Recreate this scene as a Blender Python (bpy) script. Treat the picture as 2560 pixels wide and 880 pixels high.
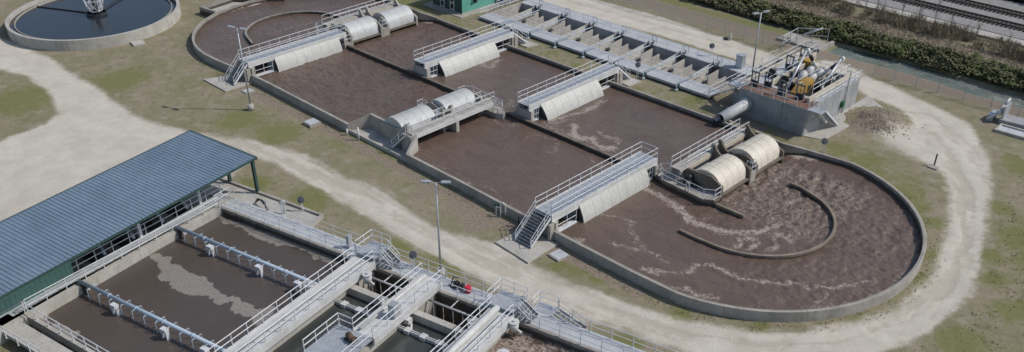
import bpy, math, random
import numpy as np
from mathutils import Matrix, Vector
random.seed(7); rng = np.random.default_rng(7)
S = bpy.context.scene
for o in list(bpy.data.objects): bpy.data.objects.remove(o)
COL = S.collection

# ---------------------------------------------------------------- camera, sky, sun, exposure
cam = bpy.data.cameras.new('camera'); cam_o = bpy.data.objects.new('camera', cam); COL.objects.link(cam_o); S.camera = cam_o
cam.sensor_width = 36.0; cam.lens = 36.0*2296.30/2560
cam.shift_x = -(1302.96-1280)/2560; cam.shift_y = (632.88-440)/2560
cam.clip_start = 0.5; cam.clip_end = 4000
_r = Vector((0.71809516, 0.69594237, 0.00188648)); _u = Vector((-0.38771595, 0.39780347, 0.83152194)); _f = Vector((-0.5779409, 0.5978433, -0.5554887))
m = Matrix.Identity(4)
for i in range(3): m[i][0] = _r[i]; m[i][1] = _u[i]; m[i][2] = -_f[i]
m.translation = Vector((57.2331, -57.8459, 45.0))
cam_o.matrix_world = m
SUN_AZ = math.radians(41.5); SUN_EL = math.radians(46)
w = bpy.data.worlds.new('World'); S.world = w; w.use_nodes = True
nt = w.node_tree; nt.nodes.clear()
sky = nt.nodes.new('ShaderNodeTexSky'); sky.sky_type = 'NISHITA'; sky.sun_disc = False
sky.sun_elevation = SUN_EL; sky.sun_rotation = math.pi/2-SUN_AZ; sky.air_density = 1.0; sky.dust_density = 1.2
bg = nt.nodes.new('ShaderNodeBackground'); bg.inputs[1].default_value = 0.12
wo = nt.nodes.new('ShaderNodeOutputWorld'); nt.links.new(sky.outputs[0], bg.inputs[0]); nt.links.new(bg.outputs[0], wo.inputs[0])
sl = bpy.data.lights.new('sun', 'SUN'); sl.energy = 3.2; sl.angle = math.radians(0.6); sl.color = (1.0, 0.955, 0.89)
so = bpy.data.objects.new('sun', sl); COL.objects.link(so)
sd = Vector((math.cos(SUN_AZ)*math.cos(SUN_EL), math.sin(SUN_AZ)*math.cos(SUN_EL), math.sin(SUN_EL)))
so.rotation_euler = sd.to_track_quat('Z', 'Y').to_euler(); so.location = (60, 60, 60)
S.view_settings.view_transform = 'Standard'; S.view_settings.look = 'None'; S.view_settings.gamma = 1.0
S.view_settings.exposure = -0.02; S.view_settings.use_curve_mapping = False
S.render.engine = 'CYCLES'

# ---------------------------------------------------------------- materials
MATS = {}
def nn(nt, t, **k):
    n = nt.nodes.new(t)
    for a, b in k.items():
        if a.startswith('i_'): n.inputs[int(a[2:])].default_value = b
        else: setattr(n, a, b)
    return n
def mathn(nt, op, a, b=None, c=None, clamp=False):
    n = nt.nodes.new('ShaderNodeMath'); n.operation = op; n.use_clamp = clamp
    for i, v in enumerate((a, b, c)):
        if v is None: continue
        if isinstance(v, (int, float)): n.inputs[i].default_value = v
        else: nt.links.new(v, n.inputs[i])
    return n.outputs[0]
def mixc(nt, fac, a, b, mode='MIX'):
    n = nt.nodes.new('ShaderNodeMix'); n.data_type = 'RGBA'; n.blend_type = mode; n.clamp_factor = True
    for s, v in ((n.inputs[0], fac), (n.inputs[6], a), (n.inputs[7], b)):
        if isinstance(v, (int, float)): s.default_value = v
        elif isinstance(v, tuple): s.default_value = (v[0], v[1], v[2], 1)
        else: nt.links.new(v, s)
    return n.outputs[2]
def noise(nt, vec, scale, detail=4, rough=0.55, dist=0.0):
    n = nt.nodes.new('ShaderNodeTexNoise'); n.inputs['Scale'].default_value = scale; n.inputs['Detail'].default_value = detail
    n.inputs['Roughness'].default_value = rough; n.inputs['Distortion'].default_value = dist
    nt.links.new(vec, n.inputs['Vector']); return n.outputs[0]
def ramp(nt, v, a, b):
    n = nt.nodes.new('ShaderNodeMapRange'); n.interpolation_type = 'SMOOTHSTEP'
    n.inputs[1].default_value = a; n.inputs[2].default_value = b; nt.links.new(v, n.inputs[0]); return n.outputs[0]
def scaled(nt, vec, s, rot=0.0):
    n = nt.nodes.new('ShaderNodeMapping'); n.inputs['Scale'].default_value = s; n.inputs['Rotation'].default_value = (0, 0, rot)
    nt.links.new(vec, n.inputs['Vector']); return n.outputs[0]
def base_mat(name):
    m = bpy.data.materials.new(name); m.use_nodes = True; nt = m.node_tree
    b = nt.nodes['Principled BSDF']; g = nt.nodes.new('ShaderNodeNewGeometry')
    MATS[name] = m; return m, nt, b, g.outputs['Position'], g
def simple(name, c1, c2=None, rough=0.6, metal=0.0, scale=1.2, fine=9.0, streak=0.0, streakc=(0.1,0.09,0.08), bump=0.0, spec=0.4):
    m, nt, b, pos, g = base_mat(name)
    c2 = c2 or tuple(x*0.8 for x in c1)
    f = noise(nt, pos, scale, 6, 0.62); f = ramp(nt, f, 0.3, 0.7)
    c = mixc(nt, f, c1, c2)
    f2 = ramp(nt, noise(nt, pos, fine, 3, 0.6), 0.35, 0.75)
    c = mixc(nt, mathn(nt, 'MULTIPLY', f2, 0.35), c, tuple(x*0.72 for x in c2))
    if streak > 0:
        v = scaled(nt, pos, (3.0, 3.0, 0.22)); s = ramp(nt, noise(nt, v, 1.6, 5, 0.65), 0.5, 0.75)
        c = mixc(nt, mathn(nt, 'MULTIPLY', s, streak), c, streakc)
    nt.links.new(c, b.inputs['Base Color']); b.inputs['Roughness'].default_value = rough; b.inputs['Metallic'].default_value = metal
    b.inputs['Specular IOR Level'].default_value = spec
    if bump > 0:
        bn = nt.nodes.new('ShaderNodeBump'); bn.inputs['Strength'].default_value = bump; bn.inputs['Distance'].default_value = 0.03
        nt.links.new(noise(nt, pos, 14, 4), bn.inputs['Height']); nt.links.new(bn.outputs[0], b.inputs['Normal'])
    return m
def concrete(name, c1, c2, band=None):
    """weathered concrete; band=(z, softness): algae stained below that height"""
    m, nt, b, pos, g = base_mat(name)
    f = ramp(nt, noise(nt, pos, 0.6, 7, 0.65), 0.3, 0.72); c = mixc(nt, f, c1, c2)
    f2 = ramp(nt, noise(nt, pos, 7, 4, 0.6), 0.4, 0.8); c = mixc(nt, mathn(nt, 'MULTIPLY', f2, 0.4), c, tuple(x*0.6 for x in c2))
    v = scaled(nt, pos, (2.2, 2.2, 0.18)); s = ramp(nt, noise(nt, v, 1.8, 6, 0.7), 0.48, 0.75)
    c = mixc(nt, mathn(nt, 'MULTIPLY', s, 0.45), c, (0.10, 0.095, 0.085))
    if band:
        sp = nt.nodes.new('ShaderNodeSeparateXYZ'); nt.links.new(pos, sp.inputs[0])
        zz = mathn(nt, 'ADD', sp.outputs[2], mathn(nt, 'MULTIPLY', mathn(nt, 'SUBTRACT', noise(nt, pos, 1.5, 4), 0.5), band[1]))
        k = ramp(nt, zz, band[0]+0.08, band[0]-0.08); k = mathn(nt, 'MULTIPLY', k, 0.85)
        c = mixc(nt, k, c, (0.045, 0.036, 0.028))
    nt.links.new(c, b.inputs['Base Color']); b.inputs['Roughness'].default_value = 0.88; b.inputs['Specular IOR Level'].default_value = 0.25
    bn = nt.nodes.new('ShaderNodeBump'); bn.inputs['Strength'].default_value = 0.35; bn.inputs['Distance'].default_value = 0.02
    nt.links.new(noise(nt, pos, 11, 5), bn.inputs['Height']); nt.links.new(bn.outputs[0], b.inputs['Normal'])
    return m
concrete('concrete', (0.41,0.385,0.345), (0.28,0.262,0.23))
concrete('concrete_pale', (0.47,0.45,0.41), (0.36,0.34,0.30))
concrete('concrete_basin', (0.34,0.315,0.28), (0.22,0.20,0.175), (0.70, 0.35))
concrete('concrete_brown', (0.20,0.175,0.145), (0.115,0.095,0.075), (0.75, 0.6))
concrete('concrete_tan', (0.27,0.225,0.175), (0.17,0.135,0.105), (0.52, 0.15))
concrete('concrete_grey', (0.36,0.365,0.37), (0.26,0.265,0.27))
concrete('concrete_deck', (0.46,0.48,0.49), (0.36,0.38,0.40))
simple('rail_paint', (0.66,0.67,0.68), (0.55,0.56,0.58), rough=0.45, scale=2, fine=20)
simple('galvanised', (0.50,0.52,0.54), (0.38,0.40,0.42), rough=0.42, metal=0.35, scale=2.5, fine=18)
simple('white_steel', (0.60,0.60,0.59), (0.48,0.48,0.47), rough=0.5, scale=0.9, fine=8, streak=0.35, streakc=(0.30,0.28,0.24))
simple('baffle_panel', (0.49,0.49,0.465), (0.43,0.43,0.40), rough=0.5, scale=0.5, fine=3, streak=0.55, streakc=(0.27,0.25,0.20))
simple('fibreglass', (0.66,0.615,0.53), (0.58,0.525,0.435), rough=0.5, scale=0.5, fine=4, streak=0.5, streakc=(0.36,0.26,0.16))
simple('fibreglass_grey', (0.50,0.51,0.51), (0.43,0.44,0.43), rough=0.5, scale=0.5, fine=4, streak=0.4, streakc=(0.30,0.29,0.26))
simple('fibreglass_rib', (0.40,0.35,0.28), rough=0.7)
simple('grating', (0.20,0.22,0.24), (0.14,0.155,0.17), rough=0.6, metal=0.3, scale=6, fine=30)
simple('dark_steel', (0.055,0.06,0.065), (0.035,0.038,0.04), rough=0.5, metal=0.2)
simple('flat_black', (0.012,0.012,0.014), (0.02,0.02,0.02), rough=0.6)  # plain black; also paints the shade in the tank slots and outfall bore
simple('roof_sheet', (0.23,0.30,0.37), (0.175,0.235,0.30), rough=0.42, metal=0.2, scale=0.22, fine=2.2, streak=0.25, streakc=(0.22,0.25,0.27))
simple('green_siding', (0.22,0.40,0.33), (0.17,0.33,0.27), rough=0.5, scale=0.6, fine=6)
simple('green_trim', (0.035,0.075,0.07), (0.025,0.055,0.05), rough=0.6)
simple('teal_block', (0.13,0.38,0.30), (0.10,0.31,0.25), rough=0.6, scale=0.9, fine=7)
simple('yellow_paint', (0.44,0.27,0.065), (0.36,0.215,0.05), rough=0.5, scale=1.5, streak=0.2, streakc=(0.2,0.12,0.05))
simple('panel_white', (0.58,0.57,0.53), (0.48,0.47,0.43), rough=0.7, scale=1.0, streak=0.35, streakc=(0.3,0.28,0.24))
simple('gate_grey', (0.16,0.17,0.18), (0.11,0.12,0.125), rough=0.5, metal=0.3)
simple('cream_paint', (0.56,0.51,0.42), (0.46,0.41,0.33), rough=0.6, scale=1.5, streak=0.2)
simple('brown_deck', (0.22,0.125,0.09), (0.15,0.09,0.07), rough=0.85, scale=1.5, fine=8, bump=0.3)
simple('pipe_paint', (0.42,0.50,0.58), (0.35,0.42,0.49), rough=0.4, scale=0.8, fine=6, streak=0.25, streakc=(0.3,0.3,0.3))
simple('red_plastic', (0.62,0.03,0.07), (0.5,0.02,0.05), rough=0.4)
simple('green_box', (0.03,0.14,0.07), rough=0.5)
simple('lamp_glass', (0.75,0.76,0.78), rough=0.2)
simple('hatch_metal', (0.62,0.63,0.64), (0.52,0.53,0.55), rough=0.45, metal=0.3)
simple('timber', (0.14,0.09,0.055), (0.09,0.06,0.04), rough=0.85, scale=5)
simple('bark', (0.23,0.19,0.155), (0.15,0.12,0.095), rough=0.9, scale=5)
simple('sleeper', (0.05,0.042,0.038), (0.035,0.03,0.027), rough=0.9, scale=4)
simple('rail_steel', (0.12,0.085,0.065), (0.09,0.06,0.05), rough=0.5, metal=0.4)
simple('stain_shade_dark', (0.05,0.045,0.04), rough=0.9)  # also paints the shade in the baffle gaps
simple('wire', (0.30,0.30,0.29), rough=0.5, metal=0.5)
def leafmat(name, c1, c2, c3, sc=0.35):
    m, nt, b, pos, g = base_mat(name)
    f = ramp(nt, noise(nt, pos, sc, 4, 0.6), 0.35, 0.65); c = mixc(nt, f, c1, c2)
    rp = ramp(nt, g.outputs['Random Per Island'], 0.45, 1.0); c = mixc(nt, rp, c, c3)
    nt.links.new(c, b.inputs['Base Color']); b.inputs['Roughness'].default_value = 0.75; b.inputs['Specular IOR Level'].default_value = 0.2
leafmat('hedge_leaf', (0.07,0.088,0.03), (0.115,0.13,0.046), (0.15,0.14,0.08))
leafmat('brush_blade', (0.24,0.19,0.145), (0.31,0.25,0.18), (0.17,0.17,0.09), 0.5)
leafmat('dry_stalk', (0.33,0.27,0.205), (0.26,0.205,0.15), (0.18,0.18,0.09), 0.3)
leafmat('scrub_brown', (0.15,0.115,0.085), (0.10,0.085,0.05), (0.09,0.11,0.045), 0.4)
leafmat('wood_leaf', (0.012,0.016,0.008), (0.025,0.030,0.014), (0.04,0.04,0.025), 0.3)
leafmat('wall_blade', (0.11,0.12,0.045), (0.18,0.17,0.085), (0.22,0.19,0.12), 0.4)
leafmat('tuft_leaf', (0.09,0.11,0.035), (0.13,0.145,0.05), (0.17,0.16,0.08), 0.4)
def ribbed(name, base, pitch, direction, c1):
    """profiled metal sheet: real ridges are modelled; a darker seam line follows each rib"""
    pass

# ---------------------------------------------------------------- mesh helpers
def absloc(o):
    v = Vector((0,0,0))
    while o is not None: v += Vector(o.location); o = o.parent
    return v
def tag(o, label=None, cat=None, group=None, kind=None):
    if label: o['label'] = label
    if cat: o['category'] = cat
    if group: o['group'] = group
    if kind: o['kind'] = kind
    return o
def thing(name, label, cat, loc=(0,0,0), group=None):
    o = bpy.data.objects.new(name, None); o.empty_display_size = 0.3; COL.objects.link(o); o.location = loc
    return tag(o, label, cat, group)
IDT = lambda p: p
class MB:
    def __init__(s, T=None): s.v = []; s.f = []; s.T = T or IDT; s.sm = []
    def add(s, vs, fs, smooth=False):
        n = len(s.v); s.v += [tuple(s.T(p)) for p in vs]
        s.f += [tuple(i+n for i in f) for f in fs]; s.sm += [smooth]*len(fs); return s
    def box(s, x0, x1, y0, y1, z0, z1):
        vs = [(x,y,z) for z in (z0,z1) for x,y in ((x0,y0),(x1,y0),(x1,y1),(x0,y1))]
        return s.add(vs, [(3,2,1,0),(4,5,6,7),(0,1,5,4),(1,2,6,5),(2,3,7,6),(3,0,4,7)])
    def prism(s, poly, z0, z1):
        n = len(poly)
        zz0 = z0 if hasattr(z0,'__len__') else [z0]*n; zz1 = z1 if hasattr(z1,'__len__') else [z1]*n
        vs = [(p[0],p[1],zz0[i]) for i,p in enumerate(poly)]+[(p[0],p[1],zz1[i]) for i,p in enumerate(poly)]
        fs = [tuple(range(n))[::-1], tuple(range(n,2*n))]+[(i,(i+1)%n,(i+1)%n+n,i+n) for i in range(n)]
        return s.add(vs, fs)
    def slab(s, prof, y0, y1):
        """profile in XZ extruded along Y"""
        n = len(prof); vs = [(p[0],y0,p[1]) for p in prof]+[(p[0],y1,p[1]) for p in prof]
        return s.add(vs, [tuple(range(n)), tuple(range(n,2*n))[::-1]]+[((i+1)%n,i,i+n,(i+1)%n+n) for i in range(n)])
    def slabx(s, prof, x0, x1):
        """profile in YZ extruded along X"""
        n = len(prof); vs = [(x0,p[0],p[1]) for p in prof]+[(x1,p[0],p[1]) for p in prof]
        return s.add(vs, [tuple(range(n))[::-1], tuple(range(n,2*n))]+[(i,(i+1)%n,(i+1)%n+n,i+n) for i in range(n)])
    def tube(s, a, b, r, n=8, r2=None, cap=True):
        a = Vector(s.T(a)); b = Vector(s.T(b)); d = b-a
        if d.length < 1e-6: return s
        q = d.to_track_quat('Z','Y').to_matrix(); r2 = r if r2 is None else r2
        vs = []
        for P, R in ((a,r),(b,r2)):
            for i in range(n):
                t = 2*math.pi*(i+.5)/n; vs.append(tuple(P+q@Vector((R*math.cos(t),R*math.sin(t),0))))
        k = len(s.v); s.v += vs; fs = [(k+i,k+(i+1)%n,k+(i+1)%n+n,k+i+n) for i in range(n)]
        s.f += fs; s.sm += [n>=8]*len(fs)
        if cap: s.f += [tuple(k+i for i in range(n))[::-1], tuple(k+n+i for i in range(n))]; s.sm += [False]*2
        return s
    def path(s, pts, r, n=6):
        for a, b in zip(pts[:-1], pts[1:]): s.tube(a, b, r, n)
        return s
    def wall(s, pts, t, z0, z1, closed=False, off=0.0):
        """wall of thickness t along a polyline (centre line shifted by off to the left)"""
        P = [Vector((p[0],p[1])) for p in pts]; n = len(P)
        zz0 = z0 if hasattr(z0,'__len__') else [z0]*n; zz1 = z1 if hasattr(z1,'__len__') else [z1]*n
        L = []; R = []
        for i in range(n):
            if closed: d1 = (P[i]-P[i-1]).normalized(); d2 = (P[(i+1)%n]-P[i]).normalized()
            else:
                d1 = (P[i]-P[i-1]).normalized() if i > 0 else None; d2 = (P[i+1]-P[i]).normalized() if i < n-1 else None
                d1 = d1 or d2; d2 = d2 or d1
            n1 = Vector((-d1.y,d1.x)); n2 = Vector((-d2.y,d2.x)); mm = (n1+n2).normalized(); k = 1/max(0.4, mm.dot(n1))
            L.append(P[i]+mm*k*(off+t/2)); R.append(P[i]+mm*k*(off-t/2))
        vs = []
        for i in range(n): vs += [(L[i].x,L[i].y,zz0[i]),(R[i].x,R[i].y,zz0[i]),(R[i].x,R[i].y,zz1[i]),(L[i].x,L[i].y,zz1[i])]
        fs = []
        for i in range(n if closed else n-1):
            a = 4*i; b = 4*((i+1)%n)
            for j in range(4): fs.append((a+j, a+(j+1)%4, b+(j+1)%4, b+j))
        if not closed: fs += [(3,2,1,0), tuple(4*(n-1)+j for j in range(4))]
        return s.add(vs, fs)
    def build(s, name, mat, parent=None, label=None):
        me = bpy.data.meshes.new(name); off = absloc(parent) if parent else Vector((0,0,0))
        me.from_pydata([(v[0]-off.x, v[1]-off.y, v[2]-off.z) for v in s.v], [], s.f)
        me.polygons.foreach_set('use_smooth', s.sm)
        me.materials.append(MATS[mat]); me.update()
        import bmesh
        if len(s.f) < 40000:
            bm = bmesh.new(); bm.from_mesh(me); bmesh.ops.recalc_face_normals(bm, faces=bm.faces); bm.to_mesh(me); bm.free()
        o = bpy.data.objects.new(name, me); COL.objects.link(o)
        if parent: o.parent = parent
        if label: o['label'] = label
        return o
POSTM = {}
def post_mesh(h, r, mat):
    k = (round(h,2), r, mat)
    if k not in POSTM:
        b = MB(); b.tube((0,0,0),(0,0,h),r,6); b.box(-.06,.06,-.06,.06,0,.02)
        o = b.build('post', mat); POSTM[k] = o.data; bpy.data.objects.remove(o)
    return POSTM[k]
def rail(parent, pts, h=1.07, sp=1.5, r=0.032, mat='rail_paint', T=None, toe=False, name='handrail', low=0.0, mids=(0.5,)):
    """pipe handrail on the deck points pts: rails are one mesh, every post a sub-part"""
    T = T or IDT; P = [Vector(T(p)) for p in pts]
    b = MB()
    for f in (1.0,)+tuple(mids):
        b.path([tuple(p+Vector((0,0,h*f))) for p in P], r, 6)
    if toe:
        for a, c in zip(P[:-1], P[1:]):
            d = (c-a); n = Vector((-d.y, d.x, 0)).normalized()*0.012
            vs = [a+n, a-n, c-n, c+n]; vs = [tuple(v+Vector((0,0,0.02))) for v in vs]+[tuple(v+Vector((0,0,0.13))) for v in vs]
            b.add(vs, [(3,2,1,0),(4,5,6,7),(0,1,5,4),(1,2,6,5),(2,3,7,6),(3,0,4,7)])
    o = b.build(name, mat, parent)
    base = absloc(o)
    pm = post_mesh(h+low, r*1.05, mat)
    spots = []
    for a, c in zip(P[:-1], P[1:]):
        n = max(1, round((c-a).length/sp))
        for i in range(n): spots.append(a.lerp(c, i/n))
    if (P[0]-P[-1]).length > 0.05: spots.append(P[-1])
    for s_ in spots:
        q = bpy.data.objects.new('post', pm); COL.objects.link(q); q.parent = o; q.location = s_-base-Vector((0,0,low))
    return o
def stairs(parent, top, bot, width, T=None, n=None, mat='grating', name='staircase', side='rail_paint', rails=True):
    """straight open-riser stairs; top/bot are the mid points of the first and last nosing"""
    T = T or IDT
    a = Vector(T(top)); c = Vector(T(bot)); d = Vector((c.x-a.x, c.y-a.y, 0)); run = d.length; d.normalize(); p = Vector((-d.y,d.x,0))
    n = n or max(3, round((a.z-c.z)/0.2))
    b = MB()
    for i in range(n):
        t = (i+0.5)/n; q = a.lerp(c, t)
        e1 = q-d*0.14; e2 = q+d*0.14
        vs = [e1+p*width/2, e1-p*width/2, e2-p*width/2, e2+p*width/2]
        b.add([tuple(v) for v in vs]+[tuple(v+Vector((0,0,0.04))) for v in vs], [(3,2,1,0),(4,5,6,7),(0,1,5,4),(1,2,6,5),(2,3,7,6),(3,0,4,7)])
    st = b.build(name, mat, parent)
    for k in (-1, 1):
        s_ = MB()
        o1 = a+p*k*(width/2+0.03); o2 = c+p*k*(width/2+0.03)
        w_ = p*0.025
        vs = [o1+w_+Vector((0,0,-.2)), o1-w_+Vector((0,0,-.2)), o2-w_+Vector((0,0,-.02)), o2+w_+Vector((0,0,-.02)), o1+w_+Vector((0,0,.1)), o1-w_+Vector((0,0,.1)), o2-w_+Vector((0,0,.22)), o2+w_+Vector((0,0,.22))]
        s_.add([tuple(v) for v in vs], [(3,2,1,0),(4,5,6,7),(0,1,5,4),(1,2,6,5),(2,3,7,6),(3,0,4,7)])
        s_.build('stringer', side, st)
    if rails:
        for k in (-1, 1):
            rail(parent, [tuple(a+p*k*width/2), tuple(c+p*k*width/2)], h=0.95, sp=1.1, name='stair_rail')
    return st
def tag_struct(o, kind='structure'): o['kind'] = kind; return o

# value-noise helpers on numpy grids
_tab = rng.random((256,256))
def vnoise(x, y):
    xi = np.floor(x).astype(int); yi = np.floor(y).astype(int); fx = x-xi; fy = y-yi
    fx = fx*fx*(3-2*fx); fy = fy*fy*(3-2*fy)
    g = lambda a,b: _tab[a%256, b%256]
    return (g(xi,yi)*(1-fx)+g(xi+1,yi)*fx)*(1-fy)+(g(xi,yi+1)*(1-fx)+g(xi+1,yi+1)*fx)*fy
def fbm(x, y, o=4):
    r = 0; a = 0.5; t = 0
    for i in range(o): r = r+a*vnoise(x*2**i+17.3*i, y*2**i+9.1*i); t += a; a *= 0.5
    return r/t
def inside(x, y, poly):
    c = np.zeros(x.shape, bool); n = len(poly)
    for i in range(n):
        x1,y1 = poly[i]; x2,y2 = poly[(i+1)%n]
        if y1 == y2: continue
        c ^= ((y1 > y) != (y2 > y)) & (x < (x2-x1)*(y-y1)/(y2-y1)+x1)
    return c
def segdist(x, y, pts, closed=False):
    d = np.full(x.shape, 1e9); n = len(pts)
    for i in range(n if closed else n-1):
        x1,y1 = pts[i]; x2,y2 = pts[(i+1)%n]; dx = x2-x1; dy = y2-y1; L = dx*dx+dy*dy+1e-9
        t = np.clip(((x-x1)*dx+(y-y1)*dy)/L, 0, 1); d = np.minimum(d, np.hypot(x-x1-t*dx, y-y1-t*dy))
    return d
def sd(x, y, poly):
    d = segdist(x, y, poly, True); return np.where(inside(x,y,poly), d, -d)
def smooth(a, b, v):
    t = np.clip((v-a)/(b-a), 0, 1); return t*t*(3-2*t)
def grid_object(name, xs, ys, Z, keep, attrs, mat, smooth_=True):
    """sheet mesh from a grid (only quads where keep is true), with float point attributes"""
    nx, ny = len(xs), len(ys)
    X, Y = np.meshgrid(xs, ys, indexing='ij'); idx = np.arange(nx*ny).reshape(nx, ny)
    q = np.stack([idx[:-1,:-1], idx[1:,:-1], idx[1:,1:], idx[:-1,1:]], -1)[keep]
    used = np.unique(q); remap = np.full(nx*ny, -1); remap[used] = np.arange(len(used)); q = remap[q]
    co = np.stack([X.ravel()[used], Y.ravel()[used], Z.ravel()[used]], -1)
    me = bpy.data.meshes.new(name); me.vertices.add(len(used)); me.vertices.foreach_set('co', co.ravel())
    nf = len(q); me.loops.add(nf*4); me.polygons.add(nf)
    me.loops.foreach_set('vertex_index', q.ravel().astype(np.int32)); me.polygons.foreach_set('loop_start', np.arange(nf)*4)
    me.update(calc_edges=True); me.validate()
    me.polygons.foreach_set('use_smooth', np.full(nf, smooth_))
    for k, A in attrs.items():
        a = me.attributes.new(k, 'FLOAT', 'POINT'); a.data.foreach_set('value', A.ravel()[used].astype(np.float32))
    me.materials.append(MATS[mat]); o = bpy.data.objects.new(name, me); COL.objects.link(o); return o
def cards(name, mat, P, size, tilt=0.8, shape='leaf', parent=None, height=None):
    """many small faces: P (n,3) positions; leaf quads or upright blades"""
    n = len(P); a = rng.random(n)*2*np.pi
    s_ = size*(0.6+0.8*rng.random(n))
    if shape == 'leaf':
        t = (rng.random(n)-0.5)*2*tilt
        ux = np.stack([np.cos(a), np.sin(a), t*0.6], -1); up = np.stack([-np.sin(a)*np.cos(t), np.cos(a)*np.cos(t), np.sin(t)+0.25*(rng.random(n)-0.5)], -1)
        c = [P+(-ux*0.5-up*0.35)*s_[:,None], P+(ux*0.5-up*0.3)*s_[:,None], P+(ux*0.35+up*0.5)*s_[:,None], P+(-ux*0.4+up*0.4)*s_[:,None]]
    else:
        hh = (height if height is not None else size)*(0.5+0.8*rng.random(n)); wd = s_*0.1
        ux = np.stack([np.cos(a), np.sin(a), a*0], -1)*wd[:,None]
        ln = np.stack([(rng.random(n)-.5)*tilt*hh, (rng.random(n)-.5)*tilt*hh, hh], -1)
        c = [P-ux, P+ux, P+ux*0.35+ln, P-ux*0.35+ln]
    V = np.stack(c, 1).reshape(-1,3); F = np.arange(4*n).reshape(n,4)
    me = bpy.data.meshes.new(name); me.vertices.add(4*n); me.vertices.foreach_set('co', V.ravel())
    me.loops.add(4*n); me.polygons.add(n); me.loops.foreach_set('vertex_index', F.ravel().astype(np.int32)); me.polygons.foreach_set('loop_start', np.arange(n)*4)
    me.update(calc_edges=True); me.materials.append(MATS[mat])
    o = bpy.data.objects.new(name, me); COL.objects.link(o)
    if parent: o.parent = parent
    return o

# ---------------------------------------------------------------- ground, road, water
def att(nt, n):
    a = nt.nodes.new('ShaderNodeAttribute'); a.attribute_name = n; return a.outputs['Fac']
def ground_mat():
    m, nt, b, pos, g = base_mat('ground_mix')
    n1 = noise(nt, pos, 0.22, 6, 0.6); n2 = noise(nt, pos, 1.1, 6, 0.65, 0.6); n3 = noise(nt, pos, 5.0, 5, 0.7); n4 = noise(nt, pos, 22, 3, 0.6)
    c = mixc(nt, ramp(nt, n1, 0.35, 0.65), (0.26,0.22,0.155), (0.205,0.19,0.11))
    c = mixc(nt, mathn(nt,'MULTIPLY',ramp(nt, n2, 0.48, 0.7),0.75), c, (0.14,0.14,0.07))
    c = mixc(nt, mathn(nt,'MULTIPLY',ramp(nt, noise(nt, pos, 0.6, 5, 0.6), 0.50, 0.70),0.75), c, (0.31,0.27,0.21))
    gr = mathn(nt, 'ADD', att(nt,'green'), mathn(nt,'MULTIPLY',mathn(nt,'SUBTRACT',n2,0.5),1.6))
    c = mixc(nt, mathn(nt,'MULTIPLY',ramp(nt, gr, 0.3, 1.0),0.8), c, (0.145,0.155,0.045))
    dk = ramp(nt, n3, 0.52, 0.72); c = mixc(nt, mathn(nt,'MULTIPLY',dk,0.45), c, (0.095,0.09,0.05))
    tuf = ramp(nt, noise(nt, scaled(nt,pos,(1,1.4,1),0.6), 2.3, 3, 0.5, 1.0), 0.62, 0.72)
    c = mixc(nt, mathn(nt,'MULTIPLY',mathn(nt,'MULTIPLY',tuf,att(nt,'tuft')),0.7), c, (0.05,0.062,0.022))
    c = mixc(nt, mathn(nt,'MULTIPLY',ramp(nt, n4, 0.45, 0.8),0.5), c, (0.36,0.32,0.24))
    # bare soil
    so_ = mathn(nt,'ADD',att(nt,'soil'),mathn(nt,'MULTIPLY',mathn(nt,'SUBTRACT',n2,0.5),1.0))
    soil = mixc(nt, ramp(nt, n3, 0.35, 0.7), (0.30,0.25,0.195), (0.15,0.12,0.09))
    c = mixc(nt, ramp(nt, so_, 0.35, 0.7), c, soil)
    # crushed limestone
    gv = mixc(nt, ramp(nt, noise(nt,pos,0.35,6,0.65), 0.3, 0.7), (0.57,0.525,0.45), (0.46,0.42,0.355))
    gv = mixc(nt, mathn(nt,'MULTIPLY',ramp(nt, n3, 0.45, 0.8),0.45), gv, (0.36,0.32,0.265))
    gv = mixc(nt, mathn(nt,'MULTIPLY',ramp(nt, n4, 0.4, 0.8),0.3), gv, (0.68,0.64,0.57))
    ru = mathn(nt,'ADD',att(nt,'rut'),mathn(nt,'MULTIPLY',mathn(nt,'SUBTRACT',n2,0.5),1.3))
    gv = mixc(nt, mathn(nt,'MULTIPLY',ramp(nt, ru, 0.35, 1.1),0.5), gv, (0.37,0.325,0.255))
    gm = mathn(nt,'ADD',att(nt,'gravel'),mathn(nt,'MULTIPLY',mathn(nt,'SUBTRACT',n2,0.5),0.8))
    gm = mathn(nt,'ADD',gm,mathn(nt,'MULTIPLY',mathn(nt,'SUBTRACT',n3,0.5),0.45))
    c = mixc(nt, ramp(nt, gm, 0.22, 0.80), c, gv)
    nt.links.new(c, b.inputs['Base Color']); b.inputs['Roughness'].default_value = 0.95; b.inputs['Specular IOR Level'].default_value = 0.12
    h = mathn(nt,'ADD',mathn(nt,'MULTIPLY',n3,0.8),mathn(nt,'MULTIPLY',n4,0.5))
    bn = nt.nodes.new('ShaderNodeBump'); bn.inputs['Strength'].default_value = 0.75; bn.inputs['Distance'].default_value = 0.10
    nt.links.new(h, bn.inputs['Height']); nt.links.new(bn.outputs[0], b.inputs['Normal'])
ground_mat()
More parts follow.
